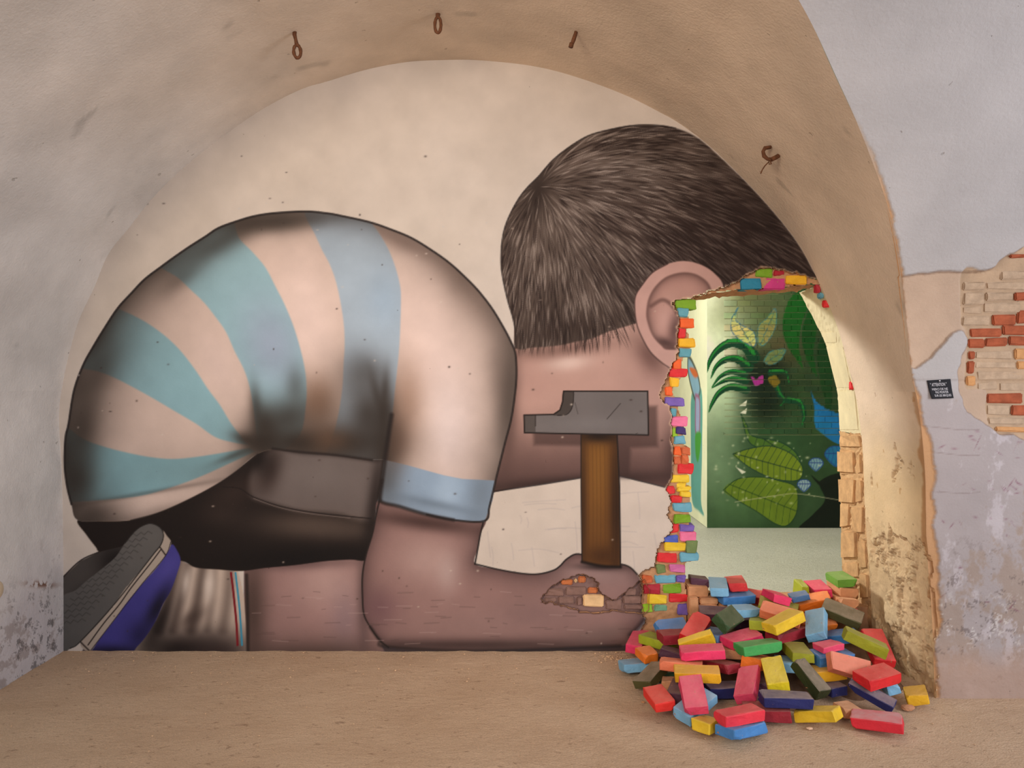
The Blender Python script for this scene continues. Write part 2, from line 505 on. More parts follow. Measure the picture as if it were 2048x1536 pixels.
# ---- hair
HAIR = [(1031, 696), (1029, 650), (1015, 599), (1005, 552), (1002, 518), (1005, 477), (1014, 443), (1034, 403), (1054, 376), (1078, 352), (1105, 321), (1139, 294), (1176, 272), (1217, 260), (1268, 251),
        (1318, 251), (1352, 257), (1386, 271), (1420, 296), (1481, 354), (1525, 400), (1569, 452), (1600, 495), (1623, 537), (1650, 600), (1480, 600), (1380, 610), (1300, 630), (1271, 646), (1217, 663), (1183, 677),
        (1149, 684), (1115, 691), (1065, 695)]
w, d = MU.fill(HAIR, S(78, 64, 56), 2.2, True, pid=1)
hm = MU.mask(w, d, 3)
MU.blob(1180, 470, 190, 120, S(104, 89, 80), .6, 10, hm); MU.blob(1270, 350, 170, 75, S(108, 94, 86), .8, 10, hm)
MU.blob(1120, 560, 90, 110, S(76, 62, 54), .5, 20, hm); MU.blob(1350, 480, 140, 60, S(44, 30, 26), .85, 25, hm)
MU.blob(1480, 470, 150, 110, S(40, 27, 24), .9, 50, hm); MU.blob(1560, 520, 80, 60, S(36, 25, 23), .9, 50, hm); MU.blob(1320, 540, 100, 40, S(40, 27, 24), .8, -10, hm)
MU.blob(1075, 385, 26, 55, S(48, 37, 32), .85, 15, hm); MU.blob(1130, 655, 120, 30, S(52, 38, 32), .6, -8, hm); MU.blob(1300, 258, 150, 14, S(40, 30, 28), .8, 4, hm)
# strokes radiating from the crown, bending down towards the brow and the nape
NS, NP = 4600, 22
px_ = rng.uniform(1000, 1640, NS * 3); py_ = rng.uniform(250, 715, NS * 3)
iu = np.clip(((px_ - MU.u[0]) / 1.6).astype(int), 0, len(MU.u) - 1); iv = np.clip(((py_ - MU.v[0]) / 1.6).astype(int), 0, len(MU.v) - 1)
ok = hm[iv, iu] > .5
px_, py_ = px_[ok][:NS], py_[ok][:NS]
ns = len(px_)
ln = rng.uniform(22, 74, ns); bend = rng.normal(0, .09, ns)
tuft = vnoise(px_ * .8, py_ * 1.6, 34, 33, 2)
light = rng.random(ns) < np.clip(.46 + .75 * tuft, .06, .94)
wid = rng.uniform(.7, 2.0, ns)
ACC = {True: np.zeros(MU.U.shape), False: np.zeros(MU.U.shape)}
x, y = px_.copy(), py_.copy()
for k in range(NP):
    rx, ry = x - 1078, y - 372
    r = np.hypot(rx, ry) + 1
    a = np.arctan2(ry, rx)
    # target direction far from the crown: down-right above, straight down at the back of the head
    t = np.clip(r / 420, 0, 1)
    tgt = np.where(a > 1.1, 1.62 + .12 * (a - 1.6), np.where(a > .2, 0.50 + .85 * (a - .2), .38 + .4 * a))
    ang = a * (1 - t) + tgt * t + bend
    prof = np.sin(np.pi * (k + .7) / (NP + .4))
    for b in (True, False):
        s_ = light == b
        fu, fv = (x[s_] - MU.u[0]) / 1.6, (y[s_] - MU.v[0]) / 1.6
        for du in (0, 1):
            for dv in (0, 1):
                i, j = np.floor(fu).astype(int) + du, np.floor(fv).astype(int) + dv
                wt = (1 - np.abs(fu - i)) * (1 - np.abs(fv - j)) * prof[s_] if np.ndim(prof) else (1 - np.abs(fu - i)) * (1 - np.abs(fv - j)) * prof
                g_ = (i >= 0) & (i < len(MU.u)) & (j >= 0) & (j < len(MU.v))
                np.add.at(ACC[b], (j[g_], i[g_]), (wt * wid[s_])[g_])
    x = x + np.cos(ang) * ln / NP; y = y + np.sin(ang) * ln / NP
soft = sstep(720, 640, V_) * .5 + .5
fr = np.clip(np.maximum(hm, sstep(30, 0, V_ - 690) * (U_ > 1030) * (U_ < 1270) * (V_ > 640)), 0, 1)
inside = hm.copy()
inside[:, :] = np.where((V_ > 640) & (U_ > 1032) & (U_ < 1272), fr, hm)
mk = np.clip(ACC[False] * .42, 0, .75) * inside
MU.rgb = MU.rgb * (1 - mk[..., None]) + S(34, 23, 20) * mk[..., None]
lightmap = np.clip(1.0 - .55 * sstep(1330, 1560, U_ + .5 * (V_ - 300)) - .25 * sstep(560, 700, V_), .25, 1)
mk = np.clip(ACC[True] * .42, 0, .8) * hm * lightmap
MU.rgb = MU.rgb * (1 - mk[..., None]) + (S(146, 130, 119) + S(16, 18, 20) * np.exp(-((U_ - 1230) / 150) ** 2 - ((V_ - 350) / 80) ** 2)[..., None]) * mk[..., None]
MU.line(HAIR[0:17], INK, 3.0, 1.2, .85)

# ---- ear
EAR = [(1269.5, 619), (1271, 592), (1285, 569), (1305, 545), (1335, 528), (1369, 522), (1403, 530), (1430, 548), (1447, 575), (1445, 640), (1400, 740), (1342, 738), (1322, 724), (1301, 704), (1285, 677), (1274, 650)]
w, d = MU.fill(EAR, S(190, 150, 138), 1.6, True, pid=2)
cl = MU.mask(w, d)
INNER = [(1293, 623), (1298, 596), (1312, 572), (1335, 553), (1369, 545), (1400, 553), (1422, 578), (1430, 640), (1400, 690), (1339, 699), (1322, 690), (1305, 670), (1295, 643)]
w, d = MU.fill(INNER, S(176, 134, 122), 3, True)
ci = MU.mask(w, d, 3)
e2 = np.zeros_like(ci); e2[w] = np.exp(np.minimum(d, 0) / 9.0)
m2 = (e2 * ci * .8)[..., None]
MU.rgb = MU.rgb * (1 - m2) + S(70, 48, 44) * m2
MU.blob(1355, 590, 40, 22, S(176, 136, 122), .7, -20, ci); MU.blob(1330, 640, 20, 38, S(196, 156, 144), .7, 10, ci)
MU.line([(1302, 612), (1325, 600), (1345, 612), (1362, 640)], S(96, 68, 62), 5, 5, .7, True, ci)
MU.blob(1350, 660, 14, 36, S(74, 52, 50), .7, 10, ci); MU.blob(1330, 685, 20, 9, S(60, 42, 40), .7, 20, ci)
MU.line([(1342, 738), (1322, 724), (1301, 704), (1285, 677), (1274, 650), (1269.5, 619), (1271, 592), (1285, 569), (1305, 545), (1335, 528)], S(62, 44, 40), 2.4, 1.6, .7)

# ---- striped shirt
SHIRT = [(155, 1040), (143, 1009), (134, 972), (129, 926), (131, 875), (137, 848), (148, 781), (166, 731), (185, 696), (208, 658), (235, 617), (264, 585), (290, 558), (323, 533), (349, 514), (378, 494),
         (411, 473), (437, 456), (475, 442), (510, 432), (551, 426), (613, 423), (657, 427), (679, 431), (738, 444), (782, 459), (823, 476), (864, 501), (899, 526), (931, 555), (957, 582), (984, 617), (1007, 655),
         (1022, 684), (1031, 708), (1033, 752), (1029, 796), (1022, 840), (1010, 886), (1001, 922), (992, 958), (979, 1013), (969, 1042), (907, 1040), (853, 1029), (799, 1013), (759, 1000), (764, 960), (769, 922),
         (744, 919), (672, 909), (600, 904), (560, 898), (516, 907), (467, 946), (424, 974), (366, 1004), (314, 1026), (262, 1040), (207, 1042)]
w, d = MU.fill(SHIRT, S(206, 178, 158), 1.4, True, pid=9)
sh = MU.mask(w, d)
sdS = np.full(MU.U.shape, 99., np.float32); sdS[w] = d
h1 = [(140, 1004), (207, 1000), (284, 991), (345, 974), (406, 951), (467, 923), (510, 903)]
h2 = [(120, 846), (137, 856), (167, 878), (207, 893), (253, 905), (299, 914), (345, 918), (391, 914), (437, 907), (500, 896)]
h3 = [(150, 732), (164, 737), (197, 743), (232, 757), (267, 775), (305, 796), (349, 822), (393, 848), (430, 874), (467, 885), (500, 890)]
h4 = [(225, 612), (235, 617), (267, 631), (299, 649), (334, 675), (364, 705), (393, 743), (416, 778), (440, 810), (463, 848), (492, 885)]
h5 = [(316, 530), (326, 538), (355, 555), (381, 579), (408, 605), (431, 634), (452, 664), (469, 702), (487, 737), (498, 769), (506, 810), (511, 850), (514, 885)]
h6 = [(462, 436), (469, 447), (478, 476), (504, 503), (531, 535), (551, 573), (569, 608), (586, 649), (598, 687), (608, 728), (613, 766), (612, 810), (600, 870), (560, 905)]
h7 = [(606, 415), (614, 440), (628, 465), (644, 500), (659, 528), (672, 564), (682, 611), (688, 655), (689, 693), (687, 728), (684, 781), (672, 850), (650, 915)]
h8 = [(736, 436), (744, 447), (761, 470), (779, 503), (793, 541), (801, 576), (802, 605), (801, 649), (799, 693), (795, 737), (790, 781), (786, 820), (775, 890), (768, 925)]
TEAL = S(142, 172, 172)
def stripe(a, b, c, al=1.0):
    pa, pb = crom(a, False, 4), crom(b, False, 4)
    ww, dd = MU.sd(np.vstack([pa, pb[::-1]]), False, True, 6)
    mm = np.zeros_like(sh); mm[ww] = sstep(2.5, -2.5, dd)
    mm *= sh * al
    MU.rgb[:] = MU.rgb * (1 - mm[..., None]) + c * mm[..., None]
    return mm
s1 = stripe(h1, h2, S(132, 168, 168))
s2 = stripe(h3, h4, S(138, 170, 170))
s3 = stripe(h5, h6, S(146, 174, 174))
MU.blob(545, 690, 60, 90, S(152, 158, 170), .8, -15, s3)
s4 = stripe(h7, h8, S(164, 174, 178))
MU.blob(770, 600, 40, 60, S(154, 170, 180), .7, 0, s4)
cream = np.clip(sh - s1 - s2 - s3 - s4, 0, 1)
MU.blob(620, 640, 60, 130, S(226, 196, 178), .85, -12, cream); MU.blob(860, 700, 90, 170, S(226, 196, 178), .9, -12, cream); MU.blob(900, 860, 50, 110, S(228, 204, 190), .85, 0, cream)
MU.blob(440, 730, 40, 80, S(204, 176, 160), .6, -25, cream)
CUFF = [(768, 919), (817, 931), (889, 951), (925, 958), (990, 961), (985, 1000), (969, 1044), (907, 1042), (853, 1031), (799, 1015), (757, 1001)]
w, d = MU.fill(CUFF, S(142, 158, 170), 1.4, False)
cu = MU.mask(w, d) * sh
MU.ids[w] = np.where((d < 0) & (sdS[w] < 0), 10, MU.ids[w])
MU.blob(895, 985, 28, 50, S(168, 184, 194), .7, 10, cu); MU.blob(770, 960, 34, 60, S(86, 88, 88), .8, 0, cu); MU.blob(960, 985, 26, 60, S(112, 122, 128), .7, 8, cu)
MU.blob(870, 1008, 90, 9, S(104, 116, 124), .6, 12, cu)
# dark sprayed shading: along the outline and in the folds
DK = S(48, 39, 32)
wid_ = 30 + 34 * sstep(480, 220, U_) + 12 * sstep(700, 950, U_)
ed = np.exp(np.minimum(sdS, 0) / wid_) * sh
top = .74 + .24 * sstep(520, 180, U_)
hemfree = 1 - sstep(930, 1000, V_) * sstep(180, 300, U_) * sstep(560, 500, U_)
cuffree = 1 - .75 * cu
m2 = np.clip(ed * top * hemfree * cuffree * (.85 + .25 * vnoise(U_, V_, 90, 3, 2)), 0, .93)[..., None]
MU.rgb = MU.rgb * (1 - m2) + DK * m2
for (x, y, a, b_, al, an) in [
        (525, 884, 42, 34, 1.0, 0), (530, 850, 26, 40, .8, -8), (575, 835, 62, 40, .75, -10), (690, 885, 105, 40, .92, 2), (600, 885, 70, 26, .95, 0), (640, 815, 38, 52, .5, 0),
        (735, 830, 40, 60, .8, 0), (770, 830, 26, 70, .85, 2), (752, 785, 9, 42, .45, -14), (770, 780, 8, 40, .5, 4), (770, 900, 26, 60, .9, 5), (700, 760, 50, 70, .35, 0),
        (512, 812, 13, 46, .6, -6), (495, 880, 30, 12, .8, 20), (165, 860, 34, 90, .7, 10), (150, 960, 40, 50, .75, 0), (200, 740, 36, 60, .5, 30), (360, 560, 50, 18, .35, -35),
        (450, 480, 110, 24, .6, -30), (560, 448, 90, 18, .55, -4), (470, 910, 40, 7, .5, -22), (300, 985, 160, 5, .35, -10), (1016, 780, 22, 110, .65, 3), (560, 440, 130, 16, .5, -5), (330, 1025, 150, 16, .35, -14), (190, 1030, 50, 26, .5, 0), (735, 745, 40, 40, .45, 0), (590, 770, 20, 40, .4, 0)]:
    MU.blob(x, y, a, b_, DK, al, an, sh * cuffree)
BR = S(124, 88, 64)
MU.blob(635, 800, 36, 50, BR, .55, 0, cream); MU.blob(815, 800, 34, 80, BR, .5, 0, cream); MU.blob(795, 880, 26, 60, S(90, 66, 52), .6, 5, cream); MU.blob(660, 880, 40, 26, S(120, 82, 56), .35, 0, sh)
MU.blob(930, 560, 130, 36, S(96, 76, 64), .55, 50, cream); MU.blob(800, 480, 80, 16, S(110, 88, 76), .6, 25, cream); MU.blob(1000, 740, 26, 90, S(110, 92, 80), .5, 0, cream)
MU.line(SHIRT[1:45], c=INK, width=4.2, soft=1.2, alpha=.92)
MU.line(SHIRT[43:48], c=INK, width=5, soft=4, alpha=.8)
MU.line([(759, 1000), (766, 945), (774, 890), (783, 830)], INK, 7, 5, .85); MU.line([(545, 897), (600, 904), (672, 910), (744, 920)], INK, 4, 2.5, .85)
MU.line([(262, 1041), (314, 1027), (366, 1005), (424, 975), (467, 947), (516, 908)], INK, 3, 1.6, .8)

# ---- hammer
SHADOW = [(1145, 812), (1314, 812), (1316, 894), (1262, 896), (1258, 960), (1180, 960), (1180, 892), (1068, 890), (1066, 862), (1120, 858)]
w, d = MU.sd(SHADOW, False, True, 14)
m2 = np.zeros_like(sh); m2[w] = sstep(6, -6, d) * .62
m2 *= sstep(968, 950, V_)
MU.rgb = MU.rgb * (1 - m2[..., None]) + S(62, 44, 40) * m2[..., None]
HANDLE = [(1162, 866), (1234, 866), (1239, 973), (1241, 1134), (1203, 1132), (1164, 1124), (1162, 973)]
w, d = MU.fill(HANDLE, S(110, 68, 30), 1.3, False, pid=12)
cl = MU.mask(w, d)
MU.blob(1196, 940, 22, 90, S(134, 88, 36), .8, 0, cl); MU.blob(1198, 872, 50, 14, S(34, 22, 16), .95, 0, cl); MU.blob(1232, 1010, 13, 160, S(50, 30, 18), .9, 0, cl); MU.blob(1166, 1010, 8, 160, S(58, 36, 20), .8, 0, cl)
MU.blob(1205, 1112, 40, 22, S(66, 38, 18), .8, 0, cl)
for k in range(7):
    xx = 1176 + k * 8.5 + rng.uniform(-2, 2)
    MU.line([(xx, 890), (xx + 1.5, 1000), (xx + 1, 1118)], S(84, 52, 24), 1.4, 1.2, .35, True, cl)
MU.line(HANDLE[1:4] , INK, 3, 1, .9, False); MU.line([(1162, 866), (1162, 973), (1164, 1124)], INK, 2.6, 1, .8, False); MU.line(HANDLE[3:6], S(26, 18, 15), 5, 3, .9)
HEAD = [(1127, 782.5), (1295.5, 782.5), (1297, 870), (1170, 868), (1049, 865.5), (1048, 830), (1107, 829), (1120, 820), (1125, 804)]
w, d = MU.fill(HEAD, S(112, 102, 97), 1.2, False, pid=11)
cl = MU.mask(w, d)
MU.blob(1180, 848, 90, 16, S(124, 115, 110), .6, 0, cl); MU.blob(1240, 800, 50, 18, S(104, 95, 90), .6, 0, cl)
MU.fill([(1049, 830), (1071, 830), (1071, 864), (1050, 864)], S(84, 74, 68), 1, False)
MU.fill([(1127, 783), (1147, 783), (1147, 800), (1143, 818), (1133, 828), (1117, 831), (1107, 830), (1120, 820), (1125, 804)], S(72, 62, 56), 1, True)
MU.line(HEAD + [HEAD[0]], INK, 3, .9, .95, False); MU.line([(1071, 830), (1071, 852)], INK, 1.8, .8, .8, False); MU.line([(1147, 783), (1147, 800), (1143, 818), (1133, 829), (1115, 831)], INK, 2, .8, .8)
MU.line([(1241, 807), (1228, 822), (1214, 838)], S(58, 50, 46), 1.8, .8, .8); MU.line([(1150, 806), (1156, 828)], S(70, 62, 58), 1.6, .8, .7)
# scuffs and chipped spots over the whole painting
MU.rgb *= (1 + .035 * vnoise(U_, V_, 38, 21, 4))[..., None]
for k in range(120):
    x, y = rng.uniform(140, 1330), rng.uniform(300, 1290)
    MU.blob(x, y, rng.uniform(1.2, 3), rng.uniform(1, 2), S(60, 46, 40) if rng.random() < .7 else S(205, 185, 165), rng.uniform(.4, .9))
for k in range(70):
    x, y = rng.uniform(500, 1260), rng.uniform(1180, 1295)
    MU.line([(x, y), (x + rng.uniform(6, 40), y + rng.uniform(-2, 2))], S(84, 66, 60) if rng.random() < .6 else S(190, 160, 150), 1.4, 1, .35)
MU.rgb = np.clip(MU.rgb, 6, 250)

# where the plaster has been knocked off round the hole
BREAK = [(1246, 1330), (1258, 1290), (1282, 1258), (1292, 1240), (1288, 1225), (1284, 1205), (1287, 1175), (1282, 1147), (1306, 1134), (1314, 1106), (1319, 1092), (1328, 1078), (1342, 1066), (1343, 1047), (1335, 1029), (1342, 1005), (1339, 989),
         (1334, 972), (1344, 954), (1348, 919), (1345, 895), (1345, 860), (1345, 848), (1340, 813), (1326, 803), (1320, 785), (1330, 764), (1337, 745), (1345, 731), (1355, 710), (1356, 689), (1356, 661), (1360, 637),
         (1355, 623), (1347, 609), (1352, 601), (1382, 596), (1405, 589), (1417, 582), (1445, 576), (1464, 568), (1483, 557), (1495, 549), (1511, 543), (1520, 538), (1544, 536), (1567, 541), (1593, 547), (1612, 553), (1628, 558), (1700, 575), (1800, 600), (1800, 1340)]
PATCH = [(1084, 1205), (1092, 1185), (1108, 1172), (1130, 1160), (1150, 1152), (1168, 1150), (1185, 1156), (1195, 1168), (1200, 1182), (1215, 1196), (1228, 1200), (1246, 1188), (1262, 1176), (1280, 1160), (1296, 1170), (1296, 1222), (1262, 1226), (1225, 1222), (1180, 1226), (1140, 1216), (1110, 1208)]
def rough_line(p, amp, n, closed=False, seed=0):
    q = crom(p, closed, n)
    r = np.random.default_rng(seed)
    return q + r.normal(0, amp, q.shape)
BREAKR = rough_line(BREAK[:-4], 1.5, 5, False, 3)
BREAKR = np.vstack([BREAKR, BREAK[-4:]])
brk = seg_dist(U_, V_, BREAKR, True)
PATCHR = rough_line(PATCH, 1.6, 5, True, 4)
w, d = MU.sd(PATCHR, False, True, 10)
patch = np.full(MU.U.shape, 99., np.float32); patch[w] = d
# plaster edges show pale and crumbly
edge = sstep(5, 0, np.abs(brk) + 2.5 * vnoise(U_, V_, 9, 31, 2)) * (V_ < 1235)
MU.rgb = MU.rgb * (1 - .75 * edge[..., None]) + S(208, 172, 140) * .75 * edge[..., None]
pm = patch < 0
MU.rgb = np.where(pm[..., None], MU.rgb * .78 + S(150, 118, 104) * .14, MU.rgb)
pe = sstep(3, 0, np.abs(patch)) * .6
MU.rgb = MU.rgb * (1 - pe[..., None]) + S(92, 62, 48) * pe[..., None]
GAIN = np.ones((13, 3))
GAIN[0] = (.96, 1.02, 1.10); GAIN[1:9] = (1.05, .95, .84); GAIN[9:11] = (1.12, 1.07, 1.03); GAIN[11:13] = (1.02, .96, .88)
gm = np.zeros(MU.U.shape + (3,), np.float32)
for k in range(13):
    gm[MU.ids == k] = GAIN[k]
ALB = np.clip(lin(MU.rgb) * gm / WALL_LIGHT, 0.004, 0.86)

depth = np.where(pm, 0.028 + 0.008 * vnoise(U_, V_, 14, 5, 3), 0.0)
WX = (U_ - 1024) / F * D
WZ = HC - (V_ - 762) / F * D
VERT = np.stack([WX, depth, WZ], -1).reshape(-1, 3)
COLR = ALB.reshape(-1, 3)
nr, nc = U_.shape
Q = grid_quads(nr, nc)
Q = Q[:, ::-1]          # face the hall (-Y)
arch_poly = np.vstack([ARCHC, [(1746, 1400), (127, 1400)]])
am = seg_dist(U_[::2, ::2], V_[::2, ::2], arch_poly, True)
amf = np.repeat(np.repeat(am, 2, 0), 2, 1)[:nr, :nc]
keepv = (brk > 0) & (amf < 6)
cell = keepv[:-1, :-1] & keepv[1:, 1:] & keepv[:-1, 1:] & keepv[1:, :-1]
cid = MU.ids[:-1, :-1].copy()
cid[pm[:-1, :-1]] = 0
cid = cid.reshape(-1); cell = cell.reshape(-1)
def skin(name, sel, parent=None):
    v, q, c = compact(VERT, Q[sel], COLR)
    return link(name, np_mesh(name, v, q, c), MAT_MURAL, parent)
wall_back = skin('wall_back', cell & (cid == 0))
tag(wall_back, kind='structure')
mural = empty('wall_mural', P(640, 1300))
tag(mural, 'giant wall painting of a crouching child in a striped shirt holding a hammer', 'mural')
def mpart(name, pid, label=None, parent=None):
    o = skin(name, cell & (cid == pid), parent or mural)
    par = parent or mural
    base = mural.location
    o.matrix_parent_inverse = Matrix.Translation(base).inverted()
    if label: o['label'] = label
    return o
mpart('hair', 1, 'short dark brown painted hair')
mpart('ear', 2, 'pink painted ear cut by the hole')
mpart('neck', 3, 'pink painted neck and cheek')
mpart('shorts', 4, 'dark grey painted shorts')
mpart('leg', 5, 'bare painted lower leg')
mpart('sock', 6, 'white painted sock with a red and a blue stripe')
mpart('shoe', 7, 'violet painted shoe with grey sole')
mpart('arm', 8, 'bare painted forearm and fist')
mpart('shirt', 9, 'cream and blue striped painted shirt')
mpart('cuff', 10, 'blue painted sleeve cuff')
hh = mpart('hammer', 11, 'grey painted hammer head')
hd = skin('handle', cell & (cid == 12), hh)
hd['label'] = 'brown painted hammer handle'
bpy.context.view_layer.update()
# ------------------------------------------------------------------ vaulted recess: left jamb, vault, right jamb
def resample(p, n):
    p = np.asarray(p, float)
    s = np.concatenate([[0], np.cumsum(np.hypot(*np.diff(p, axis=0).T))])
    t = np.linspace(0, s[-1], n)
    return np.stack([np.interp(t, s, p[:, 0]), np.interp(t, s, p[:, 1])], 1)
PROF = ARCHC.copy()
PX = (PROF[:, 0] - 1024) / F * D
PZ = HC - (PROF[:, 1] - 762) / F * D
PZ[0] = PZ[-1] = -0.05
apex = int(np.argmax(PZ))
prof_w = np.stack([PX, PZ], 1)
def strip(name, pts, rows, left_extra, colour_fn, disp_fn=None, mat=MAT_VAULT):
    n = len(pts)
    t = np.linspace(0, 1, rows)
    z = pts[:, 1]
    dep = dfront(z) + left_extra(pts)
    X = np.repeat(pts[:, 0][:, None], rows, 1)
    Z = np.repeat(z[:, None], rows, 1)
    Y = -dep[:, None] * t[None]
    tx = np.gradient(pts[:, 0]); tz = np.gradient(pts[:, 1])
    L = np.hypot(tx, tz) + 1e-9
    nx, nz = tz / L, -tx / L          # towards the inside of the recess
    arc = np.concatenate([[0], np.cumsum(np.hypot(np.diff(pts[:, 0]), np.diff(pts[:, 1])))])
    A = np.repeat(arc[:, None], rows, 1)
    if disp_fn is not None:
        h = disp_fn(A, Y, X, Z)
        X = X + nx[:, None] * h; Z = Z + nz[:, None] * h
    col = colour_fn(A, Y, X, Z)
    V = np.stack([X, Y, Z], -1).reshape(-1, 3)
    q = grid_quads(n, rows)
    me = np_mesh(name, V, q, lin(np.clip(col, 5, 250)).reshape(-1, 3))
    o = link(name, me, mat)
    return tag(o, kind='structure')
def lex(pts):
    return np.where(pts[:, 0] < -0.35, 0.30 * sstep(1.6, 2.6, pts[:, 1]) * sstep(-0.35, -1.2, pts[:, 0]), 0.0)
WHITE = np.array([220, 216, 212.]); CREAM = np.array([218, 198, 176.])
def col_vault(A, Y, X, Z):
    f = sstep(-2.6, -0.6, X + .35 * vnoise(A, Y, .8, 41, 3))[..., None]  # white-to-cream blend puts cool left and warm right light into the colour
    c = WHITE * (1 - f) + CREAM * f
    c = c * (1 + .05 * vnoise(A, Y, .35, 42, 4))[..., None]
    drip = sstep(.55, .75, vnoise(A * .4, Y, .12, 43, 3))[..., None] * .12
    return c * (1 - drip)
def col_left(A, Y, X, Z):
    c = WHITE * np.ones(A.shape + (3,))
    low = sstep(.95, .1, Z + .25 * vnoise(Y, Z, .3, 51, 3))[..., None]
    c = c * (1 - .10 * low) + np.array([-2, -4, 2.]) * low
    s = sstep(.16, .34, vnoise(Y, Z, .10, 52, 6, .75))[..., None] * low * .7
    c = c * (1 - .55 * s) + np.array([120, 104, 96.]) * .55 * s
    # rusty scrape near the corner
    r = np.exp(-((Y + .22 + .3 * (Z - .47)) / .12) ** 2 - ((Z - .47 - .3 * (Y + .22) * -1) / .018) ** 2) * (vnoise(Y, Z, .03, 53, 2) > -.1)
    c = c * (1 - .8 * r[..., None]) + np.array([96, 58, 40.]) * .8 * r[..., None]
    g = sstep(.24, .34, vnoise(Y, Z, .07, 54, 5, .8))[..., None] * sstep(.66, .2, Z)[..., None]
    return c * (1 - .5 * g) + np.array([70, 66, 66.]) * .5 * g
def disp_left(A, Y, X, Z):
    return .006 * vnoise(Y, Z, .22, 55, 4) * np.clip(-Y / .05, 0, 1)
def flake(Y, Z):
    n = vnoise(Y * 1.5, Z, .15, 61, 6, .62)
    return n + .30 * sstep(.78, .62, Z) - .40 * sstep(.66, .95, Z) - .22 * sstep(.40, .1, Z)
def col_right(A, Y, X, Z):
    up = sstep(1.0, 1.62, Z + .1 * vnoise(Y, Z, .3, 68, 2))[..., None]
    c = np.array([222, 196, 156.]) * (1 - up) + CREAM * up
    n = flake(Y, Z)
    fl = sstep(.0, .05, n)[..., None]
    c = c * (1 - .25 * fl) + np.array([204, 172, 134.]) * .25 * fl
    rim = (sstep(.05, .0, np.abs(n - .03)) * sstep(1.0, .8, Z))[..., None]
    c = c * (1 - .22 * rim) + np.array([130, 102, 74.]) * .22 * rim
    c = c * (1 + .06 * vnoise(Y, Z, .2, 62, 4))[..., None]
    sp = sstep(.30, .42, vnoise(Y * 2, Z, .06, 63, 5, .75))[..., None] * sstep(1.0, .7, Z)[..., None]
    c = c * (1 - .22 * sp) + np.array([120, 98, 74.]) * .22 * sp
    # plaster knocked off here and there higher up
    hp = sstep(.50, .56, vnoise(Y * 1.5, Z, .13, 69, 5, .7))[..., None] * sstep(.9, 1.1, Z)[..., None]
    c = c * (1 - .6 * hp) + np.array([176, 134, 86.]) * .6 * hp
    ed = sstep(.05, .02, (Y + dfront(Z)) + .04 * vnoise(Z, Z * 0, .10, 64, 4))[..., None] * sstep(.30, .42, Z)[..., None] * sstep(2.2, 1.2, Z)[..., None]
    return c * (1 - .7 * ed) + np.array([176, 126, 82.]) * .7 * ed
def disp_right(A, Y, X, Z):
    near = np.clip(-Y / .06, 0, 1)
    n = flake(Y, Z)
    return (-.014 * sstep(-.01, .05, n) - .010 * sstep(.12, .2, n) + .006 * vnoise(Y, Z, .05, 65, 4) * sstep(1.1, .6, Z) + .008 * vnoise(Y, Z, .5, 66, 2)) * near
il = int(np.argmax(PZ > 1.62)); ir = len(PZ) - int(np.argmax(PZ[::-1] > 1.62))
strip('wall_left', resample(prof_w[:il + 1], 300), 150, lex, col_left, disp_left)
strip('ceiling', np.vstack([prof_w[il:il + 1], resample(prof_w[il:ir], 460)[1:]]), 90, lex, col_vault,
      lambda A, Y, X, Z: .010 * vnoise(A, Y, .7, 67, 3) * np.clip(-Y / .15, 0, 1) * np.clip(np.minimum(A, A.max() - A) / .2, 0, 1))
strip('wall_right', resample(prof_w[ir - 1:], 330), 150, lex, col_right, disp_right)

# ------------------------------------------------------------------ hall wall on the right, turning into the barrel vault
LP = lambda u, v: (u, v)
EXPO = [(1790, 556), (1805, 553), (1850, 546), (1900, 541), (1935, 545), (1965, 541), (1990, 534), (2010, 516), (2030, 506), (2120, 490), (2120, 880), (2030, 868), (2005, 870), (1985, 856), (1960, 839), (1940, 828), (1928, 805),
        (1918, 775), (1917, 745), (1925, 712), (1938, 685), (1928, 662), (1905, 668), (1880, 695), (1855, 722), (1815, 726)]
BRZONE = [(1928, 540), (1965, 541), (1990, 534), (2010, 516), (2030, 506), (2120, 490), (2120, 880), (2030, 868), (2005, 870), (1985, 856), (1975, 820), (1975, 780), (1936, 778), (1934, 740), (1938, 700), (1934, 660), (1926, 640)]
def to_uv(X, Y, Z):
    t = Y + D
    return 1024 + F * X / t, 762 - F * (Z - HC) / t
ZR = np.concatenate([np.arange(-.02, 3.5, .0065), np.linspace(3.5, 4.399, 40)])
XG = np.interp(ZR, PZ[apex:][::-1], PX[apex:][::-1])
over = ZR > PZ[apex]
XG = np.where(over, 0.0, XG)
COLS = np.concatenate([np.arange(0, .95, .0065), np.geomspace(.95, 3.6, 26)])
Zg = np.repeat(ZR[:, None], len(COLS), 1)
Xg = XG[:, None] + COLS[None]
Yg = -dfront(Zg)
Ug, Vg = to_uv(Xg, Yg, Zg)
ex = np.full(Ug.shape, 99.); bz = np.full(Ug.shape, 99.)
near = (Ug > 1780) & (Ug < 2130) & (Vg > 470) & (Vg < 900)
wob = 3.0 * vnoise(Ug, Vg, 14, 71, 3)
ex[near] = seg_dist(Ug[near], Vg[near], crom(EXPO, True, 4), True) + wob[near]
bz[near] = seg_dist(Ug[near], Vg[near], crom(BRZONE, True, 4), True) + .5 * wob[near]
rec = .016 * sstep(1.2, -1.2, ex) + .008 * sstep(1.5, -1.5, bz)
rel = .004 * vnoise(Xg, Zg, .35, 72, 4) + .0025 * vnoise(Xg, Zg, .05, 73, 3) * sstep(1.5, .6, Zg)
edgewear = sstep(.012, 0, Xg - XG[:, None] - (.035 * sstep(.28, .42, Zg) * sstep(1.50, 1.35, Zg) + .006) + .030 * vnoise(Zg, Xg, .10, 74, 5, .7)) * sstep(3.0, 2.4, Zg)
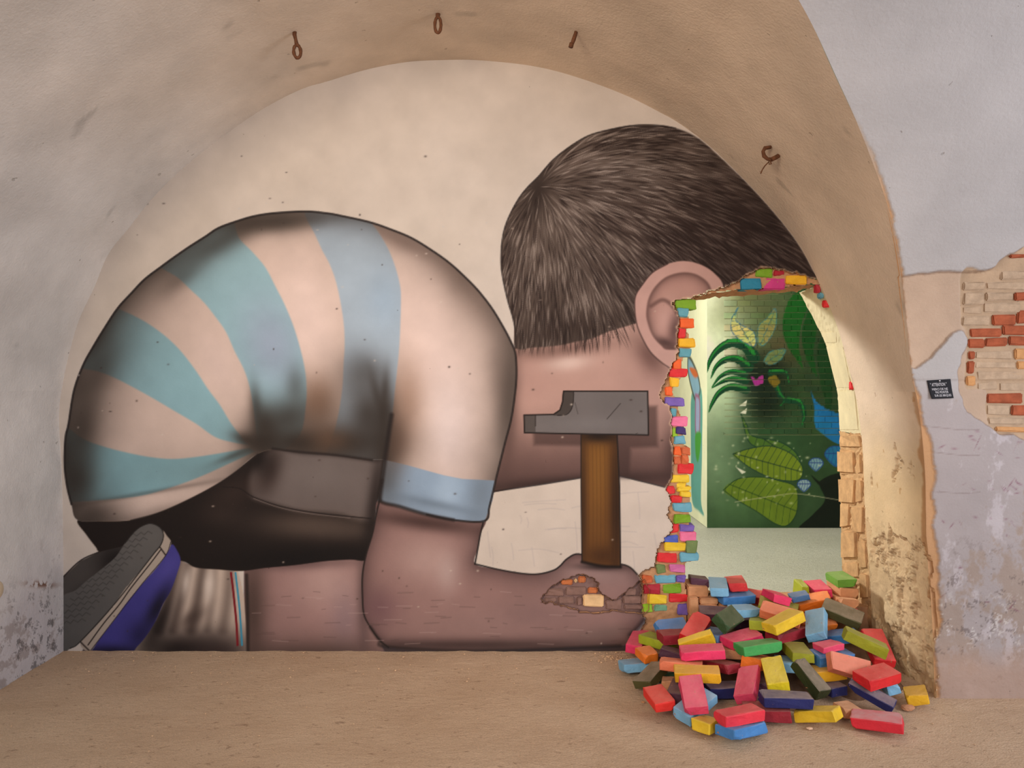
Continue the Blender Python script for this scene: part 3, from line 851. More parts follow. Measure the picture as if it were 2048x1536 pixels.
Yg = Yg + rec + rel * np.clip(COLS / .03, 0, 1)[None] + .012 * edgewear
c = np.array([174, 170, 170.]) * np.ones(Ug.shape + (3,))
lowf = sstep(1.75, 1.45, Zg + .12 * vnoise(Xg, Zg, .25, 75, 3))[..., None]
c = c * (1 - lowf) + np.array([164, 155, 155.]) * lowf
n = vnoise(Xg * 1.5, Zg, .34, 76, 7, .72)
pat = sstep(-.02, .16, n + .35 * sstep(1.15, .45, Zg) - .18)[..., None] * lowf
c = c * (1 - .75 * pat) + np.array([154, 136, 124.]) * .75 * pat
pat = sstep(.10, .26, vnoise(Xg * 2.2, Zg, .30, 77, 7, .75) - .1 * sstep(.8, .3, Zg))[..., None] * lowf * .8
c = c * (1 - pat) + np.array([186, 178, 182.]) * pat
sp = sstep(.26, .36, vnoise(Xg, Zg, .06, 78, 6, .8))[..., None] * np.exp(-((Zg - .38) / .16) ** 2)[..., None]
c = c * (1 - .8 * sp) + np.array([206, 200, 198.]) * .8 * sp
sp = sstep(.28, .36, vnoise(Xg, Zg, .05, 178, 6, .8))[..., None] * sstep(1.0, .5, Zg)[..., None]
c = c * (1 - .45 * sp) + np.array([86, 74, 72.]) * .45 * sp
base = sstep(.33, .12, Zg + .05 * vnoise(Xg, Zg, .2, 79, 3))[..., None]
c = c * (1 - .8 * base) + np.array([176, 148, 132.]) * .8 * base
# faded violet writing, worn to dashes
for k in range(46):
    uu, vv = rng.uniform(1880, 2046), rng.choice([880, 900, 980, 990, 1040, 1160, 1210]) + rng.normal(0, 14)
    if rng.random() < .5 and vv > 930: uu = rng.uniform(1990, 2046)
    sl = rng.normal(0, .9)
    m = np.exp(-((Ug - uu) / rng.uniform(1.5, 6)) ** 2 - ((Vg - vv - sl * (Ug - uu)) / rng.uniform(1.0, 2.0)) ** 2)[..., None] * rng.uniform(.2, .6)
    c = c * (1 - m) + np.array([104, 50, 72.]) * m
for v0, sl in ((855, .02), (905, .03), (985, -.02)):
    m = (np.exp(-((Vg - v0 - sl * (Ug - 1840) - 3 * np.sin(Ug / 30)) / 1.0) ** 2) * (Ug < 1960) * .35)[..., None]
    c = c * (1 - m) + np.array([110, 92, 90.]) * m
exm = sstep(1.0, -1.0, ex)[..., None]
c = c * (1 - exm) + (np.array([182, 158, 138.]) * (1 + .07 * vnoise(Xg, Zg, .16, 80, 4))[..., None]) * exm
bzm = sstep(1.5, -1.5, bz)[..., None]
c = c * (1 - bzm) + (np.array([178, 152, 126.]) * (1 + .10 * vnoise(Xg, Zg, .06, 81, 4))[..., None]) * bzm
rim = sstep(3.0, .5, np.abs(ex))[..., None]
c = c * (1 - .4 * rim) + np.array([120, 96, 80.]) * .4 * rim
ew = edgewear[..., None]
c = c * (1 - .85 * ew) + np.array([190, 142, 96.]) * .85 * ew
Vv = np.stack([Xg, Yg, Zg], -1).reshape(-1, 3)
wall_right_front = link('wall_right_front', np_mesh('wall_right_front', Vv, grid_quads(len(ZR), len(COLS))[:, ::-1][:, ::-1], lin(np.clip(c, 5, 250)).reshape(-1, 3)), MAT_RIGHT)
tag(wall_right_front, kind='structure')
# same wall on the left of the recess, only just outside the picture
ZL = np.linspace(-.02, 4.399, 120)
XL = np.interp(ZL, PZ[:apex + 1], PX[:apex + 1]); XL = np.where(ZL > PZ[apex], 0.0, XL)
CL = np.linspace(0, 3.4, 40)
Zl = np.repeat(ZL[:, None], 40, 1); Xl = XL[:, None] - CL[None]
exl = lex(np.stack([XL, ZL], 1))
exl = np.where(ZL > 3.2, exl.max(), exl)
Yl = -(dfront(Zl) + exl[:, None] * np.clip(1.0, 0, 1))
cl_ = np.ones(Zl.shape + (3,)) * np.array([206, 192, 160.])
wl = link('wall_left_front', np_mesh('wall_left_front', np.stack([Xl, Yl, Zl], -1).reshape(-1, 3), grid_quads(120, 40), lin(cl_).reshape(-1, 3)), MAT_RIGHT)
tag(wl, kind='structure')

# ------------------------------------------------------------------ floors
def floor_material(name, a, b, c, scale=1.2):
    m, nt, bs = nodes_of(name)
    co = coords(nt)
    mp = N(nt, 'ShaderNodeMapping'); mp.inputs['Scale'].default_value = (1, 1.9, 1)
    nt.links.new(co, mp.inputs[0])
    v = mp.outputs[0]
    c1 = ramp(nt, noise(nt, scale, 6, 0.6, v), [(.3, tuple(lin(a))), (.7, tuple(lin(b)))])
    c2 = ramp(nt, noise(nt, 17, 5, .65, v, .4), [(.33, (1, 1, 1)), (.39, (0, 0, 0))])
    c3 = mixrgb(nt, c1, tuple(lin(c)), mixrgb(nt, (0, 0, 0), c2, .6))
    c4 = ramp(nt, noise(nt, 120, 3, .6, v), [(.35, (.82,) * 3), (.65, (1.06,) * 3)])
    nt.links.new(mixrgb(nt, c3, c4, 1.0, 'MULTIPLY'), bs.inputs['Base Color'])
    bs.inputs['Roughness'].default_value = .9
    bs.inputs['Specular IOR Level'].default_value = .2
    h = mixrgb(nt, noise(nt, 18, 6, .65, v), noise(nt, 110, 4, .6, v), .4)
    bump(nt, bs, h, .8, .025)
    return m
xs = np.concatenate([np.arange(-5.2, -3.2, .25), np.arange(-3.2, 3.2, .03), np.arange(3.2, 5.3, .25)])
ys = np.concatenate([np.arange(-7.5, -4.0, .25), np.arange(-4.0, .1, .025)])
XX, YY = np.meshgrid(xs, ys)
ZZ = .006 * vnoise(XX, YY, .35, 91, 4) + .003 * vnoise(XX, YY, .06, 92, 2)
ZZ = ZZ - .008
floor = link('floor', np_mesh('floor', np.stack([XX, YY, ZZ], -1).reshape(-1, 3), grid_quads(len(ys), len(xs))), floor_material('sandy_floor', (206, 174, 144), (222, 192, 162), (150, 120, 96)))
tag(floor, kind='structure')
xs2 = np.linspace(-2.0, 6.2, 60); ys2 = np.linspace(.08, 9.0, 60)
XX, YY = np.meshgrid(xs2, ys2)
fb = link('floor_back_room', np_mesh('floor_back_room', np.stack([XX, YY, XX * 0 - .004], -1).reshape(-1, 3), grid_quads(60, 60)), floor_material('pale_floor', (186, 186, 174), (198, 198, 188), (140, 136, 120), .9))
fb.data.materials[0].node_tree.nodes['Principled BSDF'].inputs['Roughness'].default_value = .45
tag(fb, kind='structure')

# ------------------------------------------------------------------ the hole: mortar bed, broken plaster edge, thickness of the wall
MAT_MORTAR = plain('old_mortar', lin((188, 142, 104)), .22, 14, .95, .8, 60)
MAT_STONE = plain('sandstone', lin((200, 160, 116)), .24, 16, .95, 1.0, 45)
MAT_LIME = plain('pale_lime_plaster', lin((214, 202, 166)), .12, 7, .9, .5, 30)
MAT_SAND = plain('sandy_joint', lin((196, 160, 118)), .2, 12, .95, .8, 40)
TH = .38
VOID = [(1372, 1330), (1373, 1240), (1371, 1174), (1371, 1146), (1373, 1124), (1388, 1118), (1388, 1080), (1382, 1062), (1378, 1046), (1380, 1010), (1378, 985), (1372, 970), (1376, 950), (1374, 925), (1372, 900), (1366, 880), (1366, 845),
        (1358, 825), (1356, 805), (1346, 790), (1346, 775), (1356, 765), (1364, 750), (1362, 735), (1370, 712), (1380, 700), (1380, 680), (1374, 660), (1380, 645), (1376, 625), (1385, 606), (1393, 592), (1412, 588), (1450, 582), (1484, 579),
        (1530, 577), (1575, 574), (1612, 569), (1640, 570)]
RIGHTF = [(1640, 570), (1661, 617), (1680, 670), (1697, 735), (1711, 790), (1720, 848), (1726, 910), (1729, 1000), (1733, 1071), (1738, 1130), (1742, 1200), (1746, 1330)]
MY = .028
vo = rough_line(VOID, .9, 3, False, 8)
b1 = BREAKR[:-4]
void_poly = np.vstack([vo, [(1800, 570), (1800, 1340)]])
brk_poly = np.vstack([b1, [(1660, 566), (1800, 575), (1800, 1340)]])
mg = Canvas(1236, 528, 1660, 1332, 2.4, (0, 0, 0))
dv = seg_dist(mg.U, mg.V, void_poly, True)
db = seg_dist(mg.U, mg.V, brk_poly, True)
ok = (dv > -1.0) & (db < 2.0)
hy = MY + .008 * vnoise(mg.U, mg.V, 14, 101, 3) + .006 * vnoise(mg.U, mg.V, 5, 102, 2)
X_ = (mg.U - 1024) / F * (D + hy); Z_ = HC - (mg.V - 762) / F * (D + hy)
q = grid_quads(*mg.U.shape)[:, ::-1]
okc = (ok[:-1, :-1] & ok[1:, 1:] & ok[1:, :-1] & ok[:-1, 1:]).reshape(-1)
v_, q_, _ = compact(np.stack([X_, hy, Z_], -1).reshape(-1, 3), q[okc])
link('mortar_bed', np_mesh('mortar_bed', v_, q_), MAT_MORTAR, wall_back)
def ribbon(name, line, y0, y1, mat, rows=6, amp=.004, flip=False, seed=0, world_line1=None):
    line = np.asarray(line)
    ys_ = np.linspace(y0, y1, rows)
    X0 = (line[:, 0] - 1024) / F * D; Z0 = HC - (line[:, 1] - 762) / F * D
    if world_line1 is None: X1, Z1 = X0, Z0
    else: X1, Z1 = world_line1
    t = np.linspace(0, 1, rows)[None]
    r = np.random.default_rng(seed)
    j = r.normal(0, amp, (len(line), rows, 2)); j[:, 0] *= .2
    Xr = X0[:, None] * (1 - t) + X1[:, None] * t + j[..., 0]
    Zr = Z0[:, None] * (1 - t) + Z1[:, None] * t + j[..., 1]
    Yr = np.repeat(ys_[None], len(line), 0)
    q = grid_quads(len(line), rows)
    if flip: q = q[:, ::-1]
    return link(name, np_mesh(name, np.stack([Xr, Yr, Zr], -1).reshape(-1, 3), q, None, False), mat, wall_back)
ribbon('broken_edge', b1, 0.0, MY + .006, MAT_MORTAR, 3, .002, seed=1)
ribbon('patch_edge', np.vstack([PATCHR, PATCHR[:1]]), 0.0, .02, MAT_MORTAR, 3, .0015, seed=2)
ribbon('jagged_core', vo, MY, TH, MAT_MORTAR, 9, .006, seed=3)
# right-hand cheek of the hole, splayed inwards, its far edge arched
BACKE = [(1596, 580), (1605, 597), (1616, 616), (1628, 640), (1640, 663), (1652, 689), (1663, 731), (1673, 773), (1677, 813), (1680, 872), (1680, 907), (1681, 980), (1683, 1047), (1684, 1118), (1687, 1200), (1690, 1330)]
rf = resample(crom(RIGHTF, False, 6), 120); be = resample(crom(BACKE, False, 6), 120)
t_ = D + TH
# match both lines by height
vv = np.linspace(570, 1330, 120)
xf = np.interp(vv, rf[:, 1], rf[:, 0]); zf = HC - (vv - 762) / F * D
Xf = (xf - 1024) / F * D
zb_ = HC - (be[:, 1] - 762) / F * t_; xb_ = (be[:, 0] - 1024) / F * t_
Xb = np.interp(zf, zb_[::-1], xb_[::-1])
cheek_line = np.stack([xf, vv], 1)
ks = int(np.argmax(vv > 864))
ribbon('hole_cheek', cheek_line[:ks + 1], 0.0, TH, MAT_LIME, 14, .0015, seed=4, world_line1=(Xb[:ks + 1], zf[:ks + 1]))
ribbon('hole_cheek', cheek_line[ks:], 0.0, TH, MAT_SAND, 14, .004, seed=5, world_line1=(Xb[ks:], zf[ks:]))
def cheek_point(u, v, out=0.0):
    """point of the right cheek seen at (u, v)"""
    best = None
    for s in np.linspace(0, 1, 60):
        t = D + TH * s
        z = HC - (v - 762) / F * t
        x0 = np.interp(z, zf[::-1], Xf[::-1]); x1 = np.interp(z, zf[::-1], Xb[::-1])
        x = x0 * (1 - s) + x1 * s
        e = abs(1024 + F * x / t - u)
        if best is None or e < best[0]:
            best = (e, x, TH * s, z)
    return Vector((best[1] - out, best[2], best[3]))
def block(name, corners, push, mat, parent, seed=0, jit=.004, bev=.006):
    """rough block: a face given by four points plus a thickness vector; worn edges, uneven faces"""
    r = random.Random(seed)
    bm = bmesh.new()
    fr = [bm.verts.new(Vector(c) + Vector([r.uniform(-jit, jit) for _ in range(3)])) for c in corners]
    bk = [bm.verts.new(Vector(c) + Vector(push)) for c in corners]
    bm.faces.new(fr); bm.faces.new(bk[::-1])
    for i in range(4):
        bm.faces.new([fr[i], bk[i], bk[(i + 1) % 4], fr[(i + 1) % 4]])
    bmesh.ops.recalc_face_normals(bm, faces=bm.faces)
    bmesh.ops.bevel(bm, geom=[e for e in bm.edges if e.verts[0] in fr or e.verts[1] in fr], offset=bev, segments=2, affect='EDGES', clamp_overlap=True)
    bmesh.ops.triangulate(bm, faces=[f for f in bm.faces if f.calc_area() > 3e-4])
    bmesh.ops.subdivide_edges(bm, edges=[e for e in bm.edges if e.calc_length() > .03], cuts=1)
    for v in bm.verts:
        v.co += Vector([r.uniform(-jit, jit) * .3 for _ in range(3)])
    me = bpy.data.meshes.new(name); bm.to_mesh(me); bm.free()
    return link(name, me, mat, parent)
STONES = [(1681, 866, 1726, 898), (1680, 900, 1713, 948), (1714, 905, 1727, 950), (1680, 953, 1714, 1009), (1715, 955, 1729, 1008), (1681, 1005, 1703, 1058), (1704, 1010, 1731, 1070), (1684, 1060, 1717, 1117),
          (1719, 1076, 1736, 1140), (1686, 1120, 1719, 1158), (1687, 1162, 1716, 1200), (1720, 1145, 1741, 1200)]
for k, (a, b_, c_, d_) in enumerate(STONES):
    m_ = .3
    cs = [cheek_point(a + m_, b_ + m_, .014), cheek_point(c_ - m_, b_ + m_, .014), cheek_point(c_ - m_, d_ - m_, .014), cheek_point(a + m_, d_ - m_, .014)]
    block('stone', cs, (.05, 0, 0), MAT_STONE, wall_back, k, .009, .016)
UPPERST = [(1640, 662, 1676, 688), (1652, 691, 1706, 777), (1675, 780, 1720, 862)]
for k, (a, b_, c_, d_) in enumerate(UPPERST):
    cs = [cheek_point(a + 1, b_ + .7, .003), cheek_point(c_ - 2, b_ + .7, .003), cheek_point(c_ - 2, d_ - .7, .003), cheek_point(a + 1, d_ - .7, .003)]
    block('stone', cs, (.04, 0, 0), MAT_LIME, wall_back, 30 + k, .002, .006)

# ------------------------------------------------------------------ room beyond the hole
def slab(name, lo, hi, mat, parent=None):
    x0, y0, z0 = lo; x1, y1, z1 = hi
    V = np.array([(x0, y0, z0), (x1, y0, z0), (x1, y1, z0), (x0, y1, z0), (x0, y0, z1), (x1, y0, z1), (x1, y1, z1), (x0, y1, z1)])
    Q4 = np.array([(0, 3, 2, 1), (4, 5, 6, 7), (0, 1, 5, 4), (1, 2, 6, 5), (2, 3, 7, 6), (3, 0, 4, 7)])
    return link(name, np_mesh(name, V, Q4, None, False), mat, parent)
zt = HC - (576 - 762) / F * D
slab('wall_core', (-4.0, .10, 0), (1.00, TH, 4.4), MAT_LIME, wall_back)
slab('wall_core', (1.00, .10, zt + .12), (4.6, TH, 4.4), MAT_LIME, wall_back)
slab('wall_core', (2.36, .10, 0), (4.6, TH, zt + .12), MAT_LIME, wall_back)
slab('sill', (1.0, .05, 0), (2.30, TH, .255), MAT_MORTAR, wall_back)
for nm, lo, hi in (('wall_back_room_right', (6.0, TH, 0), (6.2, 9.0, 4.4)), ('ceiling_back_room', (-2.0, TH, 4.3), (6.2, 9.0, 4.5)), ('wall_back_room_end', (-2.0, 9.0, 0), (6.2, 9.2, 4.4))):
    tag(slab(nm, lo, hi, MAT_LIME), kind='structure')
wbl = slab('wall_back_room_left', (-2.1, TH, 0), (-1.9, 9.0, 2.7), MAT_LIME); tag(wbl, kind='structure')
slab('lintel', (-2.1, TH, 4.0), (-1.9, 9.0, 4.4), MAT_LIME, wbl)
slab('window_pier', (-2.1, TH, 2.7), (-1.9, 1.6, 4.0), MAT_LIME, wbl); slab('window_pier', (-2.1, 3.4, 2.7), (-1.9, 9.0, 4.0), MAT_LIME, wbl)

TF = D / .545
YF = TF - D
GR = Canvas(1400, 545, 1720, 1066, 1.6, S(42, 68, 42))
u2, v2 = GR.U, GR.V
GR.rgb += (vnoise(u2, v2, 60, 111, 4) * 12)[..., None]
GR.blob(1412, 690, 74, 190, S(238, 242, 222), 1.0); GR.blob(1425, 600, 60, 70, S(236, 242, 222), .95); GR.blob(1440, 780, 50, 80, S(190, 214, 180), .85)  # white paint on the left, whitened further to make up for weak light
GR.blob(1450, 640, 50, 40, S(130, 140, 96), .45); GR.blob(1500, 600, 60, 30, S(92, 92, 56), .7); GR.blob(1560, 620, 70, 60, S(86, 96, 66), .6); GR.blob(1560, 700, 50, 40, S(108, 84, 58), .5)
GR.blob(1660, 700, 40, 120, S(36, 58, 36), .7)
GR.blob(1440, 930, 45, 90, S(112, 140, 110), .8); GR.blob(1480, 1010, 60, 50, S(84, 120, 78), .6); GR.blob(1560, 880, 80, 60, S(44, 78, 48), .7)
DG, MG = S(14, 48, 30), S(24, 92, 40)
def leaf(pts, c, outline=None, veins=0, vc=S(20, 44, 40), a=1.0):
    w, d = GR.fill(pts, c, 1.2, True, alpha=a)
    m = GR.mask(w, d)
    p = np.array(pts, float)
    ctr = p.mean(0)
    if veins:
        u_, s_, vt = np.linalg.svd(p - ctr); ax = vt[0]; nx_ = np.array([-ax[1], ax[0]])
        ext = ((p - ctr) @ ax); L = np.linspace(ext.min(), ext.max(), veins)
        GR.line([ctr + ax * ext.min(), ctr + ax * ext.max()], vc, 1.8, .8, .8, False, m)
        for l in L:
            for sg in (-1, 1):
                GR.line([ctr + ax * l, ctr + ax * (l + 9) + nx_ * sg * 34], vc, 1.1, .8, .55, False, m)
    if outline is not None:
        GR.line(list(pts) + [pts[0]], outline, 1.8, .8, .85)
leaf([(1600, 583), (1578, 600), (1566, 640), (1570, 682), (1590, 716), (1606, 737), (1598, 700), (1602, 650), (1618, 604)], S(18, 84, 26)); leaf([(1622, 616), (1606, 650), (1605, 690), (1618, 730), (1634, 752), (1626, 705), (1634, 650)], S(16, 72, 26))
leaf([(1640, 680), (1634, 720), (1646, 790), (1660, 830), (1664, 760), (1658, 700)], S(20, 60, 28)); leaf([(1650, 600), (1640, 640), (1656, 690), (1668, 660)], S(18, 62, 26))
for x, y, rx, ry in ((1515, 760, 36, 40), (1530, 810, 40, 34), (1545, 745, 30, 40), (1500, 735, 20, 26)):
    GR.blob(x, y, rx, ry, S(12, 26, 18), .9)
def frond(pts, wmax, c, c2):
    p = crom(pts, False, 6)
    for i in range(len(p) - 1):
        w_ = wmax * (1 - i / (len(p) - 1)) ** .7
        GR.line([p[i], p[i + 1]], c, max(w_, 1.2), .9, 1, False)
    for i in range(len(p) - 1):
        w_ = wmax * (1 - i / (len(p) - 1)) ** .7
        GR.line([p[i] - (0, w_ * .28), p[i + 1] - (0, w_ * .28)], c2, max(w_ * .3, .8), .9, .9, False)
for pts, wm in (([(1508, 715), (1490, 692), (1462, 686), (1436, 700), (1420, 722), (1414, 744)], 17), ([(1498, 735), (1475, 719), (1450, 720), (1432, 734), (1422, 756)], 13), ([(1490, 748), (1462, 744), (1440, 754), (1424, 774)], 9),
                ([(1492, 762), (1464, 758), (1444, 764), (1424, 776)], 9), ([(1492, 780), (1462, 774), (1438, 786), (1424, 808), (1418, 824)], 11), ([(1550, 760), (1560, 790), (1570, 800), (1560, 812)], 9), ([(1575, 800), (1600, 806), (1608, 830), (1604, 850)], 10), ([(1540, 745), (1570, 745), (1578, 765)], 8)):
    frond(pts, wm * 1.45, S(12, 58, 38), S(30, 120, 48))
leaf([(1476, 615), (1463, 640), (1466, 666), (1490, 686), (1510, 692), (1508, 664), (1482, 650), (1470, 636)], S(186, 184, 116), S(40, 90, 130), 9, S(40, 80, 110))
leaf([(1515, 686), (1516, 655), (1535, 635), (1550, 618), (1552, 645), (1545, 668), (1528, 690)], S(140, 142, 84), S(60, 110, 120), 8, S(60, 100, 100), .8)
leaf([(1528, 722), (1540, 704), (1570, 698), (1560, 720), (1540, 730)], S(120, 136, 84), S(50, 110, 120), 5, S(60, 100, 100), .8)
leaf([(1502, 752), (1512, 758), (1524, 750), (1527, 764), (1512, 772), (1506, 764)], S(150, 44, 132))
leaf([(1536, 758), (1550, 750), (1560, 764), (1548, 774)], S(110, 96, 30))
leaf([(1622, 783), (1630, 800), (1648, 815), (1672, 826), (1682, 834), (1682, 888), (1640, 864), (1628, 846), (1628, 815)], S(22, 104, 168))
leaf([(1482, 828), (1494, 850), (1505, 872), (1560, 884), (1592, 906), (1600, 930), (1570, 905), (1520, 896), (1496, 880)], S(70, 104, 40), S(14, 48, 40), 10)
leaf([(1466, 908), (1496, 898), (1540, 892), (1580, 906), (1603, 930), (1604, 952), (1588, 962), (1546, 957), (1508, 940), (1484, 924)], S(104, 126, 34), S(20, 50, 46), 13)
leaf([(1447, 980), (1476, 958), (1520, 954), (1560, 962), (1592, 976), (1594, 1022), (1576, 1050), (1552, 1048), (1512, 1022), (1474, 1000)], S(98, 122, 36), S(26, 56, 36), 12, S(36, 64, 30))
for x, y, r_, cc in ((1632, 930, 14, S(120, 160, 180)), (1608, 972, 13, S(150, 180, 196)), (1672, 914, 22, S(30, 110, 170))):
    leaf([(x, y + r_ * .9), (x - r_, y - r_ * .1), (x - r_ * .7, y - r_ * .8), (x, y - r_), (x + r_ * .7, y - r_ * .8), (x + r_, y - r_ * .1)], cc, S(30, 60, 130), 6, S(30, 50, 120), .85)
leaf([(1640, 962), (1700, 952), (1715, 1060), (1600, 1062), (1625, 1030), (1650, 1000)], S(14, 24, 18)); leaf([(1622, 950), (1650, 968), (1690, 956), (1690, 966), (1650, 978)], S(12, 22, 16))
for k in range(60):                               # flaked spots
    x, y = rng.uniform(1425, 1640), rng.uniform(860, 1010)
    GR.blob(x, y, rng.uniform(1.2, 4), rng.uniform(1, 3), S(190, 196, 168), rng.uniform(.3, .9))
for q_ in ([(1478, 812), (1494, 800), (1492, 812)], [(1480, 826), (1494, 816), (1492, 828)], [(1472, 934), (1492, 944), (1484, 948)]):
    GR.fill(q_, S(214, 214, 200), 1, False)
GR.line([(1470, 1004), (1560, 990), (1600, 988), (1690, 1002)], S(180, 176, 150), 1.6, 1, .6)
GR.rgb = np.clip(GR.rgb * (1 + .06 * vnoise(u2, v2, 16, 112, 3))[..., None], 6, 245)
PAINTED = GR.rgb.copy()
for k in range(25):                               # pale joints between the courses
    GR.line([(1450, 576.4 + k * 12.2), (1716, 576.4 + k * 12.2)], S(126, 130, 100), 1.6, 1, .75, False)
JOINT = GR.rgb.copy(); GR.rgb = PAINTED
JOINT[v2 > 872] = PAINTED[v2 > 872]
Xw = (u2 - 1024) / F * TF; Zw = HC - (v2 - 762) / F * TF
XCOR = (1414 - 1024) / F * TF
Xw = np.maximum(Xw, XCOR)
link_ = np_mesh('wall_green', np.stack([Xw, np.full_like(Xw, YF), Zw], -1).reshape(-1, 3), grid_quads(*u2.shape)[:, ::-1], np.clip(lin(JOINT) * 1.15, .004, .8).reshape(-1, 3))
wg = link('wall_back_room_far', link_, MAT_BACKMURAL); tag(wg, kind='structure')
MAT_DKGREEN = plain('dark_green_wall', lin((48, 74, 48)), .25, 3, .85, .4, 20)
slab('wall_core', (XCOR + .05, YF + .02, -.01), (6.0, YF + .4, 4.3), MAT_DKGREEN, wg)
# brick courses of that wall, painted over: each brick stands a little proud of the joints
def far_brick(a, b, c, d, k):
    r = random.Random(k)
    dy = -.003 - r.uniform(0, .004)
    us = np.linspace(a, c, max(4, int((c - a) / 1.7))); vs_ = np.linspace(b, d, max(4, int((d - b) / 1.7)))
    us = np.concatenate([us[:1], us, us[-1:]]); vs_ = np.concatenate([vs_[:1], vs_, vs_[-1:]])
    uu, vv_ = np.meshgrid(us, vs_)
    yy = np.full(uu.shape, dy); yy[0] = yy[-1] = .004; yy[:, 0] = yy[:, -1] = .004
    iu_ = np.clip(((uu - GR.u[0]) / 1.6).round().astype(int), 0, len(GR.u) - 1); iv_ = np.clip(((vv_ - GR.v[0]) / 1.6).round().astype(int), 0, len(GR.v) - 1)
    tint = np.array([1 + r.uniform(-.12, .16), 1 + r.uniform(-.08, .08), 1 + r.uniform(-.1, .06)])
    col = np.clip(lin(GR.rgb[iv_, iu_]) * 1.15 * tint, .004, .8)
    t = TF + yy
    V_b = np.stack([(uu - 1024) / F * TF, YF + yy, HC - (vv_ - 762) / F * TF], -1).reshape(-1, 3)
    link('brick', np_mesh('brick', V_b, grid_quads(*uu.shape)[:, ::-1], col.reshape(-1, 3), False), MAT_BACKMURAL, wg)
for k in range(24):
    y = 577 + k * 12.2
    for j in range(10):
        x = 1448 + j * 27 + (k % 2) * 13.5
        if x + 26 > 1716 or (k > 12 and x < 1500): continue
        far_brick(x, y, x + 25.4, y + 10.8, 700 + k * 10 + j)
# white side of that pier, running back, with a tall painted figure in blue and teal bands
SP = Canvas(0, 0, 420, 340, 2.0, S(226, 228, 196))      # u = depth in cm behind the corner, v = height in cm
SP.rgb += (vnoise(SP.U, SP.V, 60, 121, 4) * 6)[..., None]
def sp_uv(u, v):
    t = XCOR / ((u - 1024) / F)
    return (100 * (t - TF), 100 * (HC - (v - 762) / F * t))
def spoly(pts, c, outline=None):
    q = [sp_uv(*p) for p in pts]
    SP.fill(q, c, 2, True)
    if outline is not None: SP.line(q + [q[0]], outline, 4, 2, .9)
spoly([(1383, 790), (1403, 780), (1404, 900), (1402, 1000), (1408, 1030), (1398, 1022), (1384, 1000), (1382, 900)], S(96, 158, 150))
spoly([(1376, 712), (1384, 722), (1396, 752), (1400, 782), (1392, 800), (1384, 780), (1376, 742)], S(128, 166, 190), S(70, 74, 60))
spoly([(1379, 736), (1390, 738), (1396, 752), (1388, 754)], S(196, 104, 60)); spoly([(1391, 790), (1399, 800), (1399, 860), (1396, 872), (1391, 860)], S(150, 160, 196), S(150, 90, 120)); spoly([(1391, 868), (1402, 868), (1399, 910), (1395, 924), (1391, 905)], S(70, 150, 60))
ALBS = np.clip(lin(np.clip(SP.rgb, 6, 245)), .004, .82)
V3 = np.stack([np.full_like(SP.U, XCOR), YF + SP.U / 100.0, SP.V / 100.0], -1).reshape(-1, 3)
ws = link('wall_back_room_pier', np_mesh('wall_back_room_pier', V3, grid_quads(*SP.U.shape), ALBS.reshape(-1, 3)), MAT_BACKMURAL); tag(ws, kind='structure')
